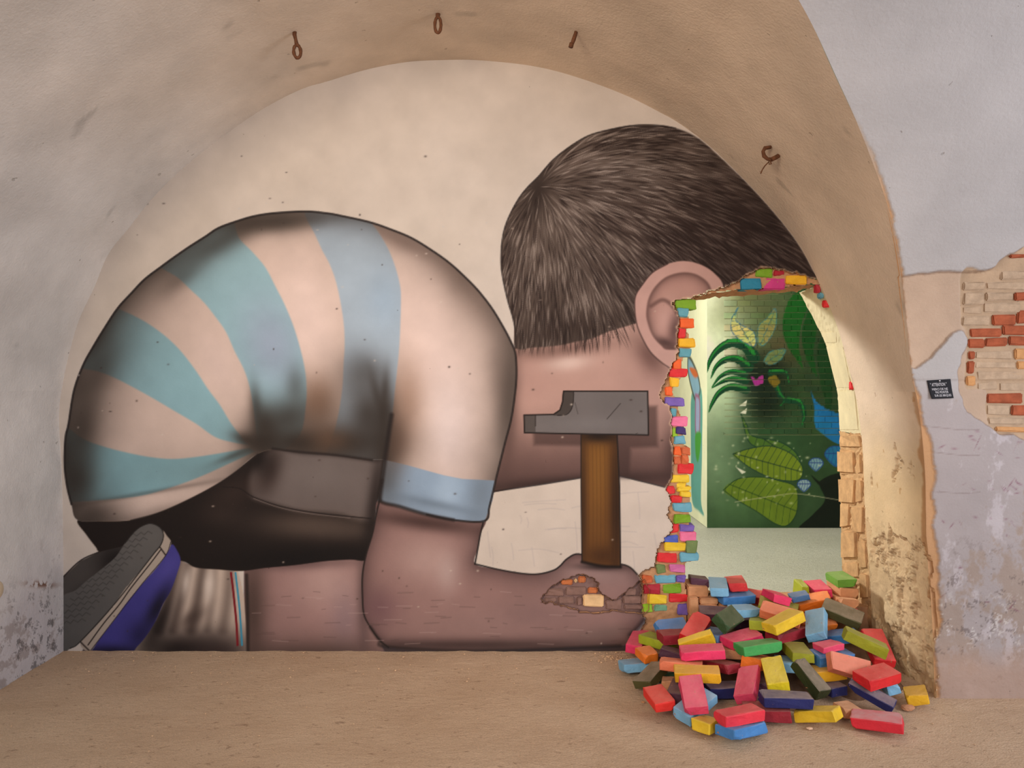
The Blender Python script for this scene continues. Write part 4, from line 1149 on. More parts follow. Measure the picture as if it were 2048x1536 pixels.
# ------------------------------------------------------------------ bricks left in the broken edge of the wall, each one painted
def bcol(c, k=1.15):
    return np.clip(lin(c) * k, .004, .8)
EC = {'green': (110, 150, 30), 'teal': (86, 146, 160), 'orange': (232, 92, 34), 'red': (200, 38, 42), 'amber': (226, 166, 34), 'purple': (108, 84, 160), 'pink': (222, 110, 148), 'lime': (140, 180, 40), 'navy': (60, 44, 100),
      'sky': (98, 154, 174), 'rust': (186, 92, 52), 'yellow': (214, 180, 44), 'blue': (72, 90, 176), 'olive': (104, 122, 72), 'magenta': (186, 52, 120), 'maroon': (160, 34, 48), 'mauve': (190, 100, 150), 'bluegreen': (36, 120, 150), 'seagreen': (112, 160, 130)}
EMAT = {k: plain('edge_paint_' + k, bcol(v), .12, 18, .6, .5, 60, 0.0, .35, .25) for k, v in EC.items()}
EDGE = [(1353, 600, 1391, 617, 'green'), (1355, 618, 1376, 633, 'teal'), (1361, 637, 1387, 654, 'orange'), (1356, 657, 1370, 674, 'red'), (1356, 678, 1389, 693, 'amber'), (1357, 699, 1381, 713, 'teal'), (1345, 717, 1360, 737, 'orange'),
        (1340, 738, 1375, 754, 'red'), (1341, 757, 1359, 772, 'amber'), (1332, 775, 1345, 792, 'orange'), (1330, 796, 1368, 812, 'purple'), (1341, 819, 1353, 832, 'teal'), (1341, 835, 1375, 852, 'pink'), (1345, 855, 1354, 872, 'lime'),
        (1355, 854, 1371, 869, 'navy'), (1348, 873, 1370, 888, 'sky'), (1348, 895, 1363, 910, 'orange'), (1364, 895, 1381, 910, 'rust'), (1348, 913, 1361, 928, 'rust'), (1362, 912, 1377, 927, 'rust'), (1357, 930, 1387, 947, 'red'),
        (1342, 951, 1376, 966, 'yellow'), (1353, 966, 1371, 975, 'yellow'), (1335, 972, 1350, 988, 'red'), (1354, 975, 1381, 983, 'yellow'), (1360, 984, 1382, 992, 'yellow'), (1343, 992, 1364, 1005, 'red'), (1347, 1008, 1384, 1024, 'sky'),
        (1348, 1030, 1381, 1045, 'green'), (1342, 1049, 1356, 1064, 'red'), (1360, 1050, 1388, 1064, 'purple'), (1329, 1072, 1356, 1084, 'blue'), (1360, 1066, 1390, 1083, 'pink'), (1330, 1087, 1370, 1103, 'yellow'), (1373, 1084, 1394, 1104, 'olive'),
        (1315, 1107, 1354, 1124, 'red'), (1360, 1106, 1396, 1122, 'sky'), (1314, 1132, 1330, 1146, 'olive'), (1340, 1131, 1371, 1145, 'mauve'), (1311, 1152, 1350, 1165, 'sky'), (1352, 1152, 1371, 1165, 'purple'), (1285, 1152, 1306, 1166, 'rust'),
        (1288, 1171, 1320, 1187, 'maroon'), (1325, 1169, 1362, 1186, 'green'), (1297, 1191, 1333, 1207, 'yellow'), (1338, 1190, 1376, 1205, 'red'), (1286, 1211, 1305, 1226, 'lime'), (1310, 1212, 1333, 1223, 'seagreen'), (1357, 1211, 1376, 1230, 'purple'),
        (1484, 557, 1523, 578, 'bluegreen'), (1527, 555, 1571, 577, 'magenta'), (1573, 553, 1612, 568, 'amber'), (1511, 538, 1543, 553, 'green'), (1547, 541, 1568, 551, 'maroon'),
        (1633, 569, 1641, 584, 'maroon'), (1640, 587, 1647, 596, 'sky'), (1650, 600, 1659, 613, 'red'), (1704, 763, 1717, 779, 'red')]
for k, (a, b_, c_, d_, m_) in enumerate(EDGE):
    y0 = MY - .014 + random.uniform(-.006, .006)
    if a > 1620: y0 = .01
    e_ = .9
    cs = [P(a - e_, b_ - e_, y0), P(c_ + e_, b_ - e_, y0), P(c_ + e_, d_ + e_, y0), P(a - e_, d_ + e_, y0)]
    block('brick', cs, (0, .11 if a < 1620 else .04, 0), EMAT[m_], wall_back, 100 + k, .007, .005)
# threshold: bare bricks of the wall still standing at the foot of the hole
TAN = plain('bare_brick', bcol((196, 142, 102)), .18, 16, .92, .6, 50, .15)
for k, (a, b_, c_, d_, y0) in enumerate([(1377, 1174, 1418, 1194, .02), (1379, 1196, 1398, 1232, -.04), (1400, 1198, 1437, 1209, -.02), (1400, 1211, 1437, 1231, -.03), (1439, 1209, 1477, 1227, -.02), (1380, 1233, 1416, 1250, -.04), (1418, 1233, 1455, 1250, -.03)]):
    cs = [P(a, b_, y0), P(c_, b_, y0), P(c_, d_, y0), P(a, d_, y0)]
    block('brick', cs, (0, .2, 0), TAN, wall_back, 200 + k, .004, .006)
# bricks bared on the painted forearm, most of them still skin-coloured
SKIN = plain('flesh_painted_brick', bcol((140, 108, 98), .9), .22, 20, .8, .6, 60)
RUSTB = plain('bare_red_brick', bcol((178, 104, 62)), .2, 20, .9, .6, 60)
SANDB = plain('pale_mortar_lump', bcol((214, 178, 132)), .15, 20, .9, .6, 60)
for k, (a, b_, c_, d_, m_) in enumerate([(1088, 1178, 1128, 1192, SKIN), (1132, 1174, 1172, 1190, SKIN), (1122, 1160, 1146, 1170, RUSTB), (1156, 1153, 1172, 1166, RUSTB), (1176, 1176, 1196, 1188, RUSTB), (1090, 1196, 1112, 1205, SKIN), (1116, 1194, 1150, 1208, SKIN),
                                         (1166, 1190, 1208, 1213, SANDB), (1154, 1195, 1164, 1212, SKIN), (1212, 1200, 1244, 1220, SKIN), (1246, 1192, 1284, 1208, SKIN), (1248, 1210, 1286, 1220, SKIN), (1148, 1158, 1155, 1166, SANDB), (1250, 1176, 1272, 1190, SKIN)]):
    y0 = .012
    block('brick', [P(a, b_, y0), P(c_, b_, y0), P(c_, d_, y0), P(a, d_, y0)], (0, .03, 0), m_, wall_back, 240 + k, .005, .006)
# exposed courses in the hall wall on the right
RB = plain('old_red_brick', bcol((160, 84, 56), 1.0), .28, 22, .9, .7, 50)
PB = plain('limed_brick', bcol((180, 156, 132), 1.0), .2, 22, .92, .7, 50)
BB = plain('buff_brick', bcol((186, 138, 92)), .18, 18, .92, .7, 50)
def RW(u, v, off=0.0):
    """point of the right hall wall seen at (u, v)"""
    lo, hi = 2.0, 4.6
    for _ in range(50):
        t = (lo + hi) / 2
        z = HC - (v - 762) / F * t
        if t - D < -float(dfront(z)): lo = t
        else: hi = t
    z = HC - (v - 762) / F * t
    return Vector(((u - 1024) / F * t, t - D + off, z))
RBR = [(2034, 583, 2062, 600, RB), (1989, 629, 2037, 650, RB), (2039, 620, 2066, 646, RB), (1945, 656, 2007, 673, RB), (2010, 651, 2064, 669, RB), (1941, 678, 1973, 696, RB), (1976, 675, 2019, 692, RB), (2022, 672, 2064, 690, RB), (1942, 702, 1954, 719, RB),
       (1937, 752, 1954, 771, BB), (1978, 787, 2050, 807, RB), (2027, 810, 2064, 831, RB), (2024, 506, 2060, 514, RB), (1972, 604, 2046, 626, PB), (1978, 583, 2032, 600, PB), (1932, 562, 1976, 579, PB), (1979, 562, 2060, 579, PB), (1956, 701, 2030, 719, PB),
       (2033, 697, 2062, 718, BB), (1956, 723, 2036, 738, PB), (2038, 722, 2064, 738, BB), (1958, 742, 2060, 760, PB), (1958, 764, 2000, 780, PB), (2003, 764, 2062, 782, PB), (1978, 810, 2025, 831, PB), (1980, 834, 2060, 850, PB), (1996, 854, 2060, 864, BB),
       (1932, 583, 1974, 608, PB), (1930, 612, 1968, 628, PB), (1929, 632, 1985, 652, PB), (2006, 542, 2062, 558, PB), (1938, 722, 1953, 748, RB)]
for k, (a, b_, c_, d_, m_) in enumerate(RBR):
    o_ = .012 if m_ is not PB else .0175
    block('brick', [RW(a, b_, o_), RW(c_, b_, o_), RW(c_, d_, o_), RW(a, d_, o_)], (0, .035, 0), m_, wall_right_front, 300 + k, .004, .006)

# ------------------------------------------------------------------ the heap of painted bricks
PAL = {'hotpink': (226, 52, 96), 'lime': (150, 160, 34), 'red': (206, 36, 40), 'yellow': (218, 180, 40), 'plum': (78, 44, 62), 'salmon': (236, 116, 80), 'sky': (118, 168, 200), 'darkolive': (76, 72, 38), 'amber': (226, 160, 26), 'scarlet': (222, 48, 40),
       'rose': (220, 70, 104), 'crimson': (214, 50, 66), 'blue': (66, 124, 184), 'navy': (34, 38, 92), 'maroon': (142, 34, 46), 'pinkred': (206, 44, 56), 'amberyellow': (220, 168, 36), 'dustysalmon': (226, 124, 96), 'darkgreen': (44, 52, 28), 'lemon': (218, 194, 34),
       'green': (62, 150, 76), 'olive': (142, 142, 30), 'orange': (230, 112, 30), 'steel': (72, 108, 150), 'brightgreen': (98, 152, 54), 'tan': (196, 140, 100), 'bottlegreen': (44, 70, 40), 'brickred': (190, 40, 44)}
PMAT = {k: plain('brick_paint_' + k, bcol(v), .18, 9, .6, .8, 45, .55 if k in ('navy', 'darkgreen', 'darkolive', 'pinkred', 'dustysalmon') else .28, .35, .3 if k != 'tan' else 0) for k, v in PAL.items()}
PMAT['pinkred'] = plain('brick_paint_dusty_pink_top', bcol(PAL['pinkred']), .1, 12, .6, .45, 55, .95, .3, .2, dustcol=(.60, .33, .34))
BRICKS = [
    ('pinkleft', 'hotpink', [0.241, 0.1, 0.056], [0.7718, -0.087, 0.0849], [0.0561, -0.8301, -0.5542, -0.0261]),
    ('limeleft', 'lime', [0.2, 0.111, 0.048], [0.8699, -0.21, 0.1285], [0.0077, -0.4115, -0.9113, 0.014]),
    ('redlean', 'red', [0.223, 0.108, 0.055], [1.0693, -0.313, 0.2376], [0.4502, 0.1042, 0.2381, -0.8542]),
    ('yellowchunk', 'yellow', [0.188, 0.089, 0.045], [1.0384, -0.4754, 0.2171], [0.8198, -0.5213, -0.0927, -0.2181]),
    ('pinkmidleft', 'hotpink', [0.237, 0.108, 0.053], [1.0325, -0.606, 0.2065], [0.9976, 0.0139, -0.0474, -0.048]),
    ('plumleft', 'plum', [0.221, 0.109, 0.053], [0.959, -0.4011, 0.1069], [0.9807, -0.0483, 0.1061, -0.157]),
    ('salmonleft', 'salmon', [0.222, 0.109, 0.052], [0.9136, -0.6307, 0.142], [0.9875, -0.0688, 0.0217, -0.1403]),
    ('skyfarleft', 'sky', [0.222, 0.108, 0.053], [0.7361, -0.3597, 0.0388], [0.9937, -0.067, -0.0134, 0.0887]),
    ('oliveleft', 'darkolive', [0.222, 0.109, 0.049], [0.7658, -0.5731, 0.0668], [0.8881, -0.0759, -0.1314, 0.4338]),
    ('amberleft', 'amber', [0.233, 0.106, 0.051], [0.9687, -0.7632, 0.1491], [0.9964, 0.0236, -0.0225, -0.0786]),
    ('redfrontleft', 'scarlet', [0.178, 0.105, 0.049], [0.7405, -0.8993, 0.0775], [0.0069, 0.6406, 0.766, 0.0534]),
    ('pinkfront', 'rose', [0.211, 0.11, 0.052], [0.8984, -0.9752, 0.1283], [0.0892, -0.7154, -0.6704, -0.1752]),
    ('skyfront', 'sky', [0.231, 0.107, 0.053], [0.914, -0.9542, 0.0678], [0.927, 0.1219, -0.0655, 0.3487]),
    ('yellowfront', 'yellow', [0.124, 0.096, 0.052], [0.9275, -1.099, 0.0377], [0.9049, -0.0396, 0.0628, 0.419]),
    ('crimsonfront', 'crimson', [0.223, 0.104, 0.051], [1.0765, -1.1309, 0.0954], [0.9819, -0.0565, -0.0063, 0.1804]),
    ('bluefront', 'blue', [0.232, 0.12, 0.051], [1.0831, -1.1518, 0.0437], [0.9534, -0.064, 0.0253, 0.2939]),
    ('rosestand', 'rose', [0.221, 0.107, 0.051], [1.2224, -0.7967, 0.1106], [0.8275, -0.0398, -0.2459, 0.5031]),
    ('navymid', 'navy', [0.235, 0.108, 0.054], [1.3489, -0.989, 0.1092], [0.9991, -0.0094, 0.0062, -0.041]),
    ('maroonfront', 'maroon', [0.222, 0.108, 0.055], [1.2611, -0.9709, 0.0443], [0.0402, 0.1136, 0.992, 0.037]),
    ('yellowlow', 'yellow', [0.201, 0.107, 0.051], [1.4893, -1.0281, 0.0569], [0.1268, 0.3494, 0.9258, -0.0693]),
    ('pinkredright', 'pinkred', [0.224, 0.108, 0.054], [1.7592, -1.0761, 0.0444], [0.0495, 0.2378, 0.97, 0.0063]),
    ('yellowright', 'amberyellow', [0.125, 0.104, 0.054], [2.1011, -0.7894, 0.0451], [0.1025, 0.8239, 0.5531, 0.0693]),
    ('navyright', 'navy', [0.221, 0.069, 0.042], [1.8405, -0.8478, 0.0769], [0.109, -0.3348, -0.9213, -0.1648]),
    ('blueright', 'sky', [0.069, 0.089, 0.053], [1.9962, -0.729, 0.0678], [0.1073, 0.009, 0.9941, -0.015]),
    ('redright', 'red', [0.221, 0.113, 0.054], [1.8913, -0.8053, 0.1525], [0.9758, 0.0826, -0.004, 0.2023]),
    ('salmonright', 'dustysalmon', [0.222, 0.103, 0.055], [1.7878, -0.7081, 0.1659], [0.8968, 0.4183, 0.1316, -0.0587]),
    ('darkgreen', 'darkgreen', [0.206, 0.081, 0.058], [1.5316, -0.8347, 0.1529], [0.2351, -0.5228, -0.8092, -0.1288]),
    ('navydusty', 'navy', [0.222, 0.106, 0.052], [1.6809, -0.654, 0.0566], [0.0085, -0.5767, -0.8164, -0.0285]),
    ('yellowstand', 'lemon', [0.22, 0.108, 0.054], [1.3585, -0.8135, 0.1665], [0.0025, -0.7643, -0.6217, -0.1712]),
    ('maroonmid', 'maroon', [0.222, 0.11, 0.052], [1.1472, -0.5603, 0.1159], [0.0691, 0.515, 0.852, -0.0645]),
    ('greenmid', 'green', [0.237, 0.109, 0.052], [1.3492, -0.5719, 0.2213], [0.9924, -0.032, -0.0252, 0.1157]),
    ('pinkmid', 'hotpink', [0.234, 0.111, 0.053], [1.3046, -0.4341, 0.2167], [0.9704, 0.0412, -0.0059, 0.238]),
    ('yellowup', 'yellow', [0.234, 0.111, 0.052], [1.5255, -0.4675, 0.3287], [0.9642, -0.0142, -0.1069, 0.2423]),
    ('maroonup', 'maroon', [0.222, 0.108, 0.048], [1.5753, -0.3796, 0.2291], [0.9743, -0.0291, -0.0328, 0.221]),
    ('olivemid', 'olive', [0.22, 0.113, 0.049], [1.5775, -0.5477, 0.1853], [0.0025, -0.7417, -0.6695, 0.0408]),
    ('pinkhole', 'rose', [0.134, 0.095, 0.035], [1.7397, -0.5647, 0.2224], [0.9914, -0.0052, -0.0249, 0.1284]),
    ('skystand', 'sky', [0.222, 0.109, 0.053], [1.7424, -0.3937, 0.2855], [0.8222, -0.0676, -0.2509, 0.5065]),
    ('bluedusk', 'blue', [0.221, 0.104, 0.053], [1.8808, -0.3292, 0.1943], [0.1676, 0.3096, 0.9346, 0.0503]),
    ('redwall', 'red', [0.23, 0.116, 0.055], [2.0538, -0.4715, 0.1857], [0.1439, -0.661, 0.7096, 0.1968]),
    ('oliveright', 'olive', [0.224, 0.108, 0.055], [1.9361, -0.574, 0.2501], [0.9711, 0.0328, 0.1787, -0.1544]),
    ('bluehid', 'blue', [0.222, 0.108, 0.055], [1.7514, -0.5685, 0.1682], [0.9872, 0.0625, 0.014, 0.146]),
    ('pinksmall', 'hotpink', [0.114, 0.106, 0.043], [2.018, -0.1423, 0.2804], [0.0047, 0.3313, 0.9435, -0.002]),
    ('orangeback', 'orange', [0.247, 0.108, 0.055], [1.8297, -0.0697, 0.3216], [0.1528, 0.0913, 0.9753, 0.1306]),
    ('steelchip', 'steel', [0.105, 0.08, 0.04], [1.754, -0.1054, 0.3632], [0.9881, 0.0375, -0.1399, -0.0513]),
    ('pinkback', 'hotpink', [0.221, 0.108, 0.052], [1.9465, 0.0788, 0.3608], [0.019, 0.7375, 0.6745, 0.0291]),
    ('limeback', 'lime', [0.16, 0.049, 0.109], [1.8347, 0.0705, 0.3496], [0.03, -0.7312, -0.6815, -0.0021]),
    ('greenback', 'brightgreen', [0.222, 0.114, 0.053], [2.0923, 0.0861, 0.4181], [0.0396, 0.726, 0.6865, 0.0096]),
    ('tanupper', 'tan', [0.224, 0.113, 0.054], [2.0947, 0.0708, 0.3635], [0.0086, 0.7181, 0.6955, -0.0235]),
    ('tanlower', 'tan', [0.222, 0.109, 0.053], [2.0474, -0.0377, 0.3195], [0.0307, 0.7156, 0.6955, -0.0565]),
    ('dustypink', 'hotpink', [0.198, 0.103, 0.046], [1.6132, -0.1051, 0.3612], [0.0554, -0.6908, -0.7117, 0.115]),
    ('skyback', 'sky', [0.172, 0.096, 0.048], [1.3841, -0.2184, 0.3113], [0.9748, 0.0275, 0.0358, 0.2186]),
    ('salmonback', 'salmon', [0.222, 0.109, 0.054], [1.5708, -0.3084, 0.3173], [0.9516, 0.18, 0.0431, -0.2453]),
    ('plumtop', 'plum', [0.222, 0.112, 0.054], [1.2068, 0.1783, 0.3854], [0.0145, 0.7566, 0.6487, -0.0803]),
    ('skytop', 'sky', [0.221, 0.108, 0.053], [1.2955, 0.0182, 0.3909], [0.0107, 0.7819, 0.6217, 0.045]),
    ('redtop', 'brickred', [0.222, 0.109, 0.056], [1.4222, 0.0791, 0.3916], [0.0547, 0.7567, 0.6514, 0.009]),
    ('bluebroken', 'blue', [0.19, 0.09, 0.045], [0.9581, -0.1675, 0.2018], [0.9709, 0.2153, 0.0226, 0.1021]),
    ('orangebit', 'orange', [0.1, 0.1, 0.05], [0.7754, -0.3716, 0.1074], [0.9726, 0.0851, 0.0189, 0.2156]),
    ('plumlow', 'plum', [0.222, 0.108, 0.055], [0.8752, -0.7822, 0.0681], [0.8192, 0.0, 0.0, 0.5736]),
    ('navyleft', 'navy', [0.2, 0.108, 0.055], [1.1325, -0.6999, 0.0384], [0.9994, 0.0, 0.0, 0.0349]),
    ('skygap', 'sky', [0.222, 0.108, 0.055], [1.5079, -0.5809, 0.131], [0.7631, -0.056, 0.0668, 0.6403]),
    ('orangehid', 'orange', [0.222, 0.108, 0.055], [1.7949, -0.2494, 0.2563], [0.9577, 0.2566, 0.0338, 0.1261]),
    ('darkolivelong', 'darkolive', [0.222, 0.108, 0.055], [1.9438, -0.2698, 0.3117], [0.9274, 0.2444, 0.0965, -0.2661]),
    ('blueunder', 'blue', [0.222, 0.108, 0.055], [1.3958, 0.0068, 0.3297], [0.9901, 0.0692, 0.0085, 0.1216]),
    ('redscrap', 'brickred', [0.12, 0.09, 0.05], [1.5388, 0.1112, 0.302], [0.9513, 0.1677, -0.0449, -0.2549]),
    ('plumshade', 'plum', [0.222, 0.108, 0.055], [1.4375, -0.1096, 0.2133], [0.999, 0.0, 0.0, 0.0436]),
    ('steelsliver', 'steel', [0.222, 0.108, 0.055], [1.1666, -0.3525, 0.2087], [0.8652, -0.0218, 0.0378, 0.4995]),
    ('amberthin', 'amber', [0.222, 0.108, 0.055], [1.9825, 0.1248, 0.2857], [0.9976, 0.0, 0.0, 0.0698]),
    ('olivesliver', 'olive', [0.222, 0.108, 0.055], [1.6189, -0.1174, 0.2922], [0.9565, 0.184, 0.0296, -0.2245]),
    ('limesliver', 'lime', [0.222, 0.108, 0.055], [1.455, -0.2822, 0.2587], [0.816, -0.05, 0.0714, 0.5714]),
    ('orangelow', 'orange', [0.222, 0.108, 0.055], [1.3423, -0.583, 0.1464], [0.8822, -0.0483, 0.0927, 0.4592]),
    ('ambersliver', 'amber', [0.222, 0.108, 0.055], [1.6725, -0.6492, 0.1104], [0.9962, 0.0, 0.0, 0.0872]),
    ('plumback', 'plum', [0.222, 0.108, 0.055], [1.2473, -0.1464, 0.2675], [0.9907, 0.0867, -0.0091, -0.1041]),
    ('maroondark', 'maroon', [0.222, 0.108, 0.055], [0.9742, -0.2714, 0.1783], [0.9962, 0.0, 0.0, 0.0872]),
    ('maroongap', 'maroon', [0.222, 0.108, 0.055], [1.7136, -0.178, 0.2052], [0.9537, 0.0, 0.0, 0.3007]),
    ('plumgap', 'plum', [0.15, 0.06, 0.055], [1.3324, -0.6499, 0.0554], [0.7373, 0.0, 0.0, 0.6756]),
    ('tanchunk', 'tan', [0.1, 0.09, 0.05], [1.6776, -0.9311, 0.0349], [0.9833, 0.0353, 0.0505, 0.1714]),
    ('bottlegreen', 'bottlegreen', [0.222, 0.108, 0.055], [1.243, -0.3714, 0.3087], [0.8391, 0.3221, 0.1571, 0.4093]),
    ('tanstub', 'tan', [0.07, 0.07, 0.055], [0.843, -0.6372, 0.046], [0.7934, 0.0, 0.0, 0.6088]),
    ('greenshade', 'bottlegreen', [0.17, 0.108, 0.055], [0.8861, -0.4394, 0.028], [0.9848, 0.0, 0.0, 0.1736]),
    ('tanfrag', 'tan', [0.16, 0.108, 0.055], [1.2208, -0.458, 0.1579], [0.9962, 0.0, 0.0, -0.0872])]
NAMES = {
    'pinkleft': 'hot pink brick pointing back at the far left of the heap',
    'limeleft': 'lime green brick lying across the leftmost pink brick',
    'redlean': 'bright red brick leaning steeply, broad face forward, below the bare brick stack',
    'yellowchunk': 'broken mustard yellow brick propped below the leaning bright red one',
    'pinkmidleft': 'large hot pink brick lying just above the amber one',
    'plumleft': 'dark plum brick squeezed between the lime green and salmon bricks on the left',
    'salmonleft': 'salmon orange brick poking out left of the amber brick',
    'skyfarleft': 'sky blue brick on the floor at the far left of the heap',
    'oliveleft': 'dark olive brick slanting beside the far left sky blue one',
    'amberleft': 'amber yellow brick lying flat under the pink upright brick on the left',
    'redfrontleft': 'scarlet brick flat on the floor at the front left',
    'pinkfront': 'rose pink brick sloping down the front left, resting on a sky blue one',
    'skyfront': 'sky blue brick lying crosswise under the sloping rose pink brick in front',
    'yellowfront': 'yellow brick end on the floor at the very front',
    'crimsonfront': 'crimson brick stacked on a blue one at the very front',
    'bluefront': 'blue brick on the floor under the crimson brick at the front',
    'rosestand': 'rose pink brick propped upright left of the big yellow one',
    'navymid': 'navy brick lying lengthwise at the foot of the big yellow upright brick',
    'maroonfront': 'maroon brick on the floor right of the stacked crimson and blue pair',
    'yellowlow': 'yellow brick lying on the floor below the navy one',
    'pinkredright': 'red brick with dusty pink top, alone on the floor at the front right',
    'yellowright': 'yellow brick on the floor against the foot of the right jamb',
    'navyright': 'dusty navy brick sliding down to the right under the big red brick',
    'blueright': 'light blue brick end showing under the big red brick on the right',
    'redright': 'big red brick lying flat near the right jamb',
    'salmonright': 'dusty salmon brick tilted left of the big red brick on the right',
    'darkgreen': 'very dark green dusty brick sloping down beside the yellow upright brick',
    'navydusty': 'navy brick with dusty top right of the very dark green one',
    'yellowstand': 'big lemon yellow brick propped upright in the middle of the heap',
    'maroonmid': 'maroon brick corner under the pink and green bricks in the middle',
    'greenmid': 'emerald green brick with dusty top in the middle of the heap',
    'pinkmid': 'hot pink brick just behind the emerald green one',
    'yellowup': 'yellow brick tilted upwards left of the sky blue upright brick',
    'maroonup': 'maroon brick beneath the tilted yellow one',
    'olivemid': 'olive green brick sloping forward below the sky blue upright brick',
    'pinkhole': 'short rose pink brick with a nail hole under the sky blue upright brick',
    'skystand': 'sky blue brick standing upright on the right half of the heap',
    'bluedusk': 'blue brick with pale top lying right of the sky blue upright one',
    'redwall': 'red brick leaning against the right jamb behind the olive slab',
    'oliveright': 'olive green brick tilted edge-on near the right jamb',
    'bluehid': 'blue brick mostly hidden under the olive brick in the middle right',
    'pinksmall': 'small hot pink brick below the bare stack at the right jamb',
    'orangeback': 'long orange brick on edge behind the sky blue upright one',
    'steelchip': 'small steel blue half brick lying on the long orange one',
    'pinkback': 'hot pink brick at the top of the heap left of the bright green one',
    'limeback': 'lime green brick on edge against the pink brick at the top',
    'greenback': 'bright green brick topmost on the bare stack at the right jamb',
    'tanupper': 'bare tan brick directly under the bright green one',
    'tanlower': 'lower bare tan brick in the stack at the right jamb',
    'dustypink': 'broken pink brick with pale dusty top at the back of the heap',
    'skyback': 'sky blue brick lying in front of the bare brick threshold',
    'salmonback': 'salmon brick sloping behind the tilted yellow one',
    'bottlegreen': 'bottle green brick with tan edge right of the leaning bright red one',
    'plumtop': 'dark plum brick topmost on the bare stack at the left of the hole',
    'skytop': 'sky blue brick between the plum and the brick-red ones on the threshold',
    'redtop': 'brick-red block topmost in the middle of the threshold',
    'bluebroken': 'broken blue brick against the wall behind the leaning bright red one',
    'orangebit': 'small orange brick end under the lime green brick on the left',
    'plumlow': 'dark plum brick end low down left of the sloping rose pink brick',
    'navyleft': 'navy brick in shadow between the two rose pink upright bricks',
    'skygap': 'sky blue brick in the gap right of the big lemon yellow one',
    'orangehid': 'orange brick mostly hidden behind the sky blue upright one',
    'darkolivelong': 'long dark olive brick slanting down below the small hot pink one',
    'blueunder': 'blue brick under the brick-red block on the threshold',
    'redscrap': 'small red fragment at the back right of the blue threshold brick',
    'plumshade': 'dark plum brick in the shade under the sky blue brick at the back',
    'steelsliver': 'steel blue sliver of brick left of the hot pink brick behind the emerald one',
    'amberthin': 'amber brick edge between the long orange brick and the pink one above',
    'olivesliver': 'olive brick edge peeping out under the broken dusty pink one',
    'limesliver': 'lime brick edge beneath the salmon brick at the back',
    'orangelow': 'orange brick corner under the emerald green brick',
    'ambersliver': 'amber brick edge under the dusty salmon brick',
    'plumback': 'dark plum brick lying behind the bottle green one',
    'maroondark': 'maroon brick in shade under the leaning bright red one',
    'maroongap': 'maroon brick in the gap right of the tilted yellow one',
    'plumgap': 'dark plum brick in the gap between the upright rose and lemon bricks',
    'tanchunk': 'bare tan half brick on the floor behind the lone red and pink one',
    'tanstub': 'bare tan brick stub behind the scarlet front brick',
    'greenshade': 'bottle green brick in deep shade right of the dark olive one',
    'tanfrag': 'bare tan brick piece glimpsed between the pink and emerald bricks'}
def brick_mesh(dims, seed):
    r = random.Random(seed)
    bm = bmesh.new()
    bmesh.ops.create_cube(bm, size=1.0)
    for v in bm.verts:
        v.co = Vector((v.co.x * dims[0], v.co.y * dims[1], v.co.z * dims[2])) + Vector([r.uniform(-.004, .004) for _ in range(3)])
    corners = [v.co.copy() for v in bm.verts]
    for k in range(r.choice((1, 2, 2, 3))):          # knocked-off corners
        c = r.choice(corners)
        no = Vector((math.copysign(1, c.x) * r.uniform(.3, 1), math.copysign(1, c.y) * r.uniform(.3, 1), math.copysign(1, c.z) * r.uniform(.3, 1))).normalized()
        p = c - no * r.uniform(.006, .016)
        g = bmesh.ops.bisect_plane(bm, geom=bm.verts[:] + bm.edges[:] + bm.faces[:], plane_co=p, plane_no=no, clear_outer=True)
        ed = [e for e in g['geom_cut'] if isinstance(e, bmesh.types.BMEdge)]
        if ed:
            bmesh.ops.edgeloop_fill(bm, edges=ed)
    bmesh.ops.bevel(bm, geom=bm.edges[:], offset=.0055, segments=2, affect='EDGES', clamp_overlap=True, profile=.6)
    bmesh.ops.triangulate(bm, faces=[f for f in bm.faces if f.calc_area() > 1.5e-4])
    bmesh.ops.subdivide_edges(bm, edges=[e for e in bm.edges if e.calc_length() > .045], cuts=2)
    bmesh.ops.triangulate(bm, faces=[f for f in bm.faces if len(f.verts) > 4])
    for v in bm.verts:
        v.co += Vector([r.uniform(-.0013, .0013) for _ in range(3)])
    bmesh.ops.recalc_face_normals(bm, faces=bm.faces)
    me = bpy.data.meshes.new('painted_brick')
    bm.to_mesh(me); bm.free()
    for p in me.polygons: p.use_smooth = False
    return me
for k, (key, colour, dims, ctr, quat) in enumerate(BRICKS):
    o = link('bare_brick' if colour == 'tan' else 'painted_brick', brick_mesh(dims, 500 + k), PMAT[colour])
    o.location = ctr
    o.rotation_mode = 'QUATERNION'
    o.rotation_quaternion = quat
    tag(o, NAMES[key], 'brick', 'bricks heaped in front of the hole')

# rubble and dust the heap lies on
gx = np.linspace(.62, 2.2, 80); gy = np.linspace(-1.12, -.03, 76)
GX, GY = np.meshgrid(gx, gy)
top = np.array([(b[3][0], b[3][1], b[3][2] - .12) for b in BRICKS])
hgt = np.zeros(GX.shape); wsum = np.zeros(GX.shape) + 1e-6
for x, y, z in top:
    w_ = np.exp(-((GX - x) ** 2 + (GY - y) ** 2) / .012)
    hgt += w_ * z; wsum += w_
hgt = hgt / wsum * np.clip(wsum / .6, 0, 1)
side = np.clip((GX - .62) / .30, 0, 1) * np.clip((GY + 1.12) / .30, 0, 1) * np.clip((2.2 - GX) / .05, 0, 1) * 1.0
hgt = np.maximum(hgt * side - .03, -.02) + .006 * vnoise(GX, GY, .06, 131, 3)
core = link('rubble', np_mesh('rubble', np.stack([GX, GY, hgt], -1).reshape(-1, 3), grid_quads(76, 80)), plain('brick_rubble', bcol((120, 92, 72), 1.0), .3, 20, .95, .8, 40))
tag(core, 'brown dusty rubble filling the gaps under the brick heap', 'rubble', kind='stuff')

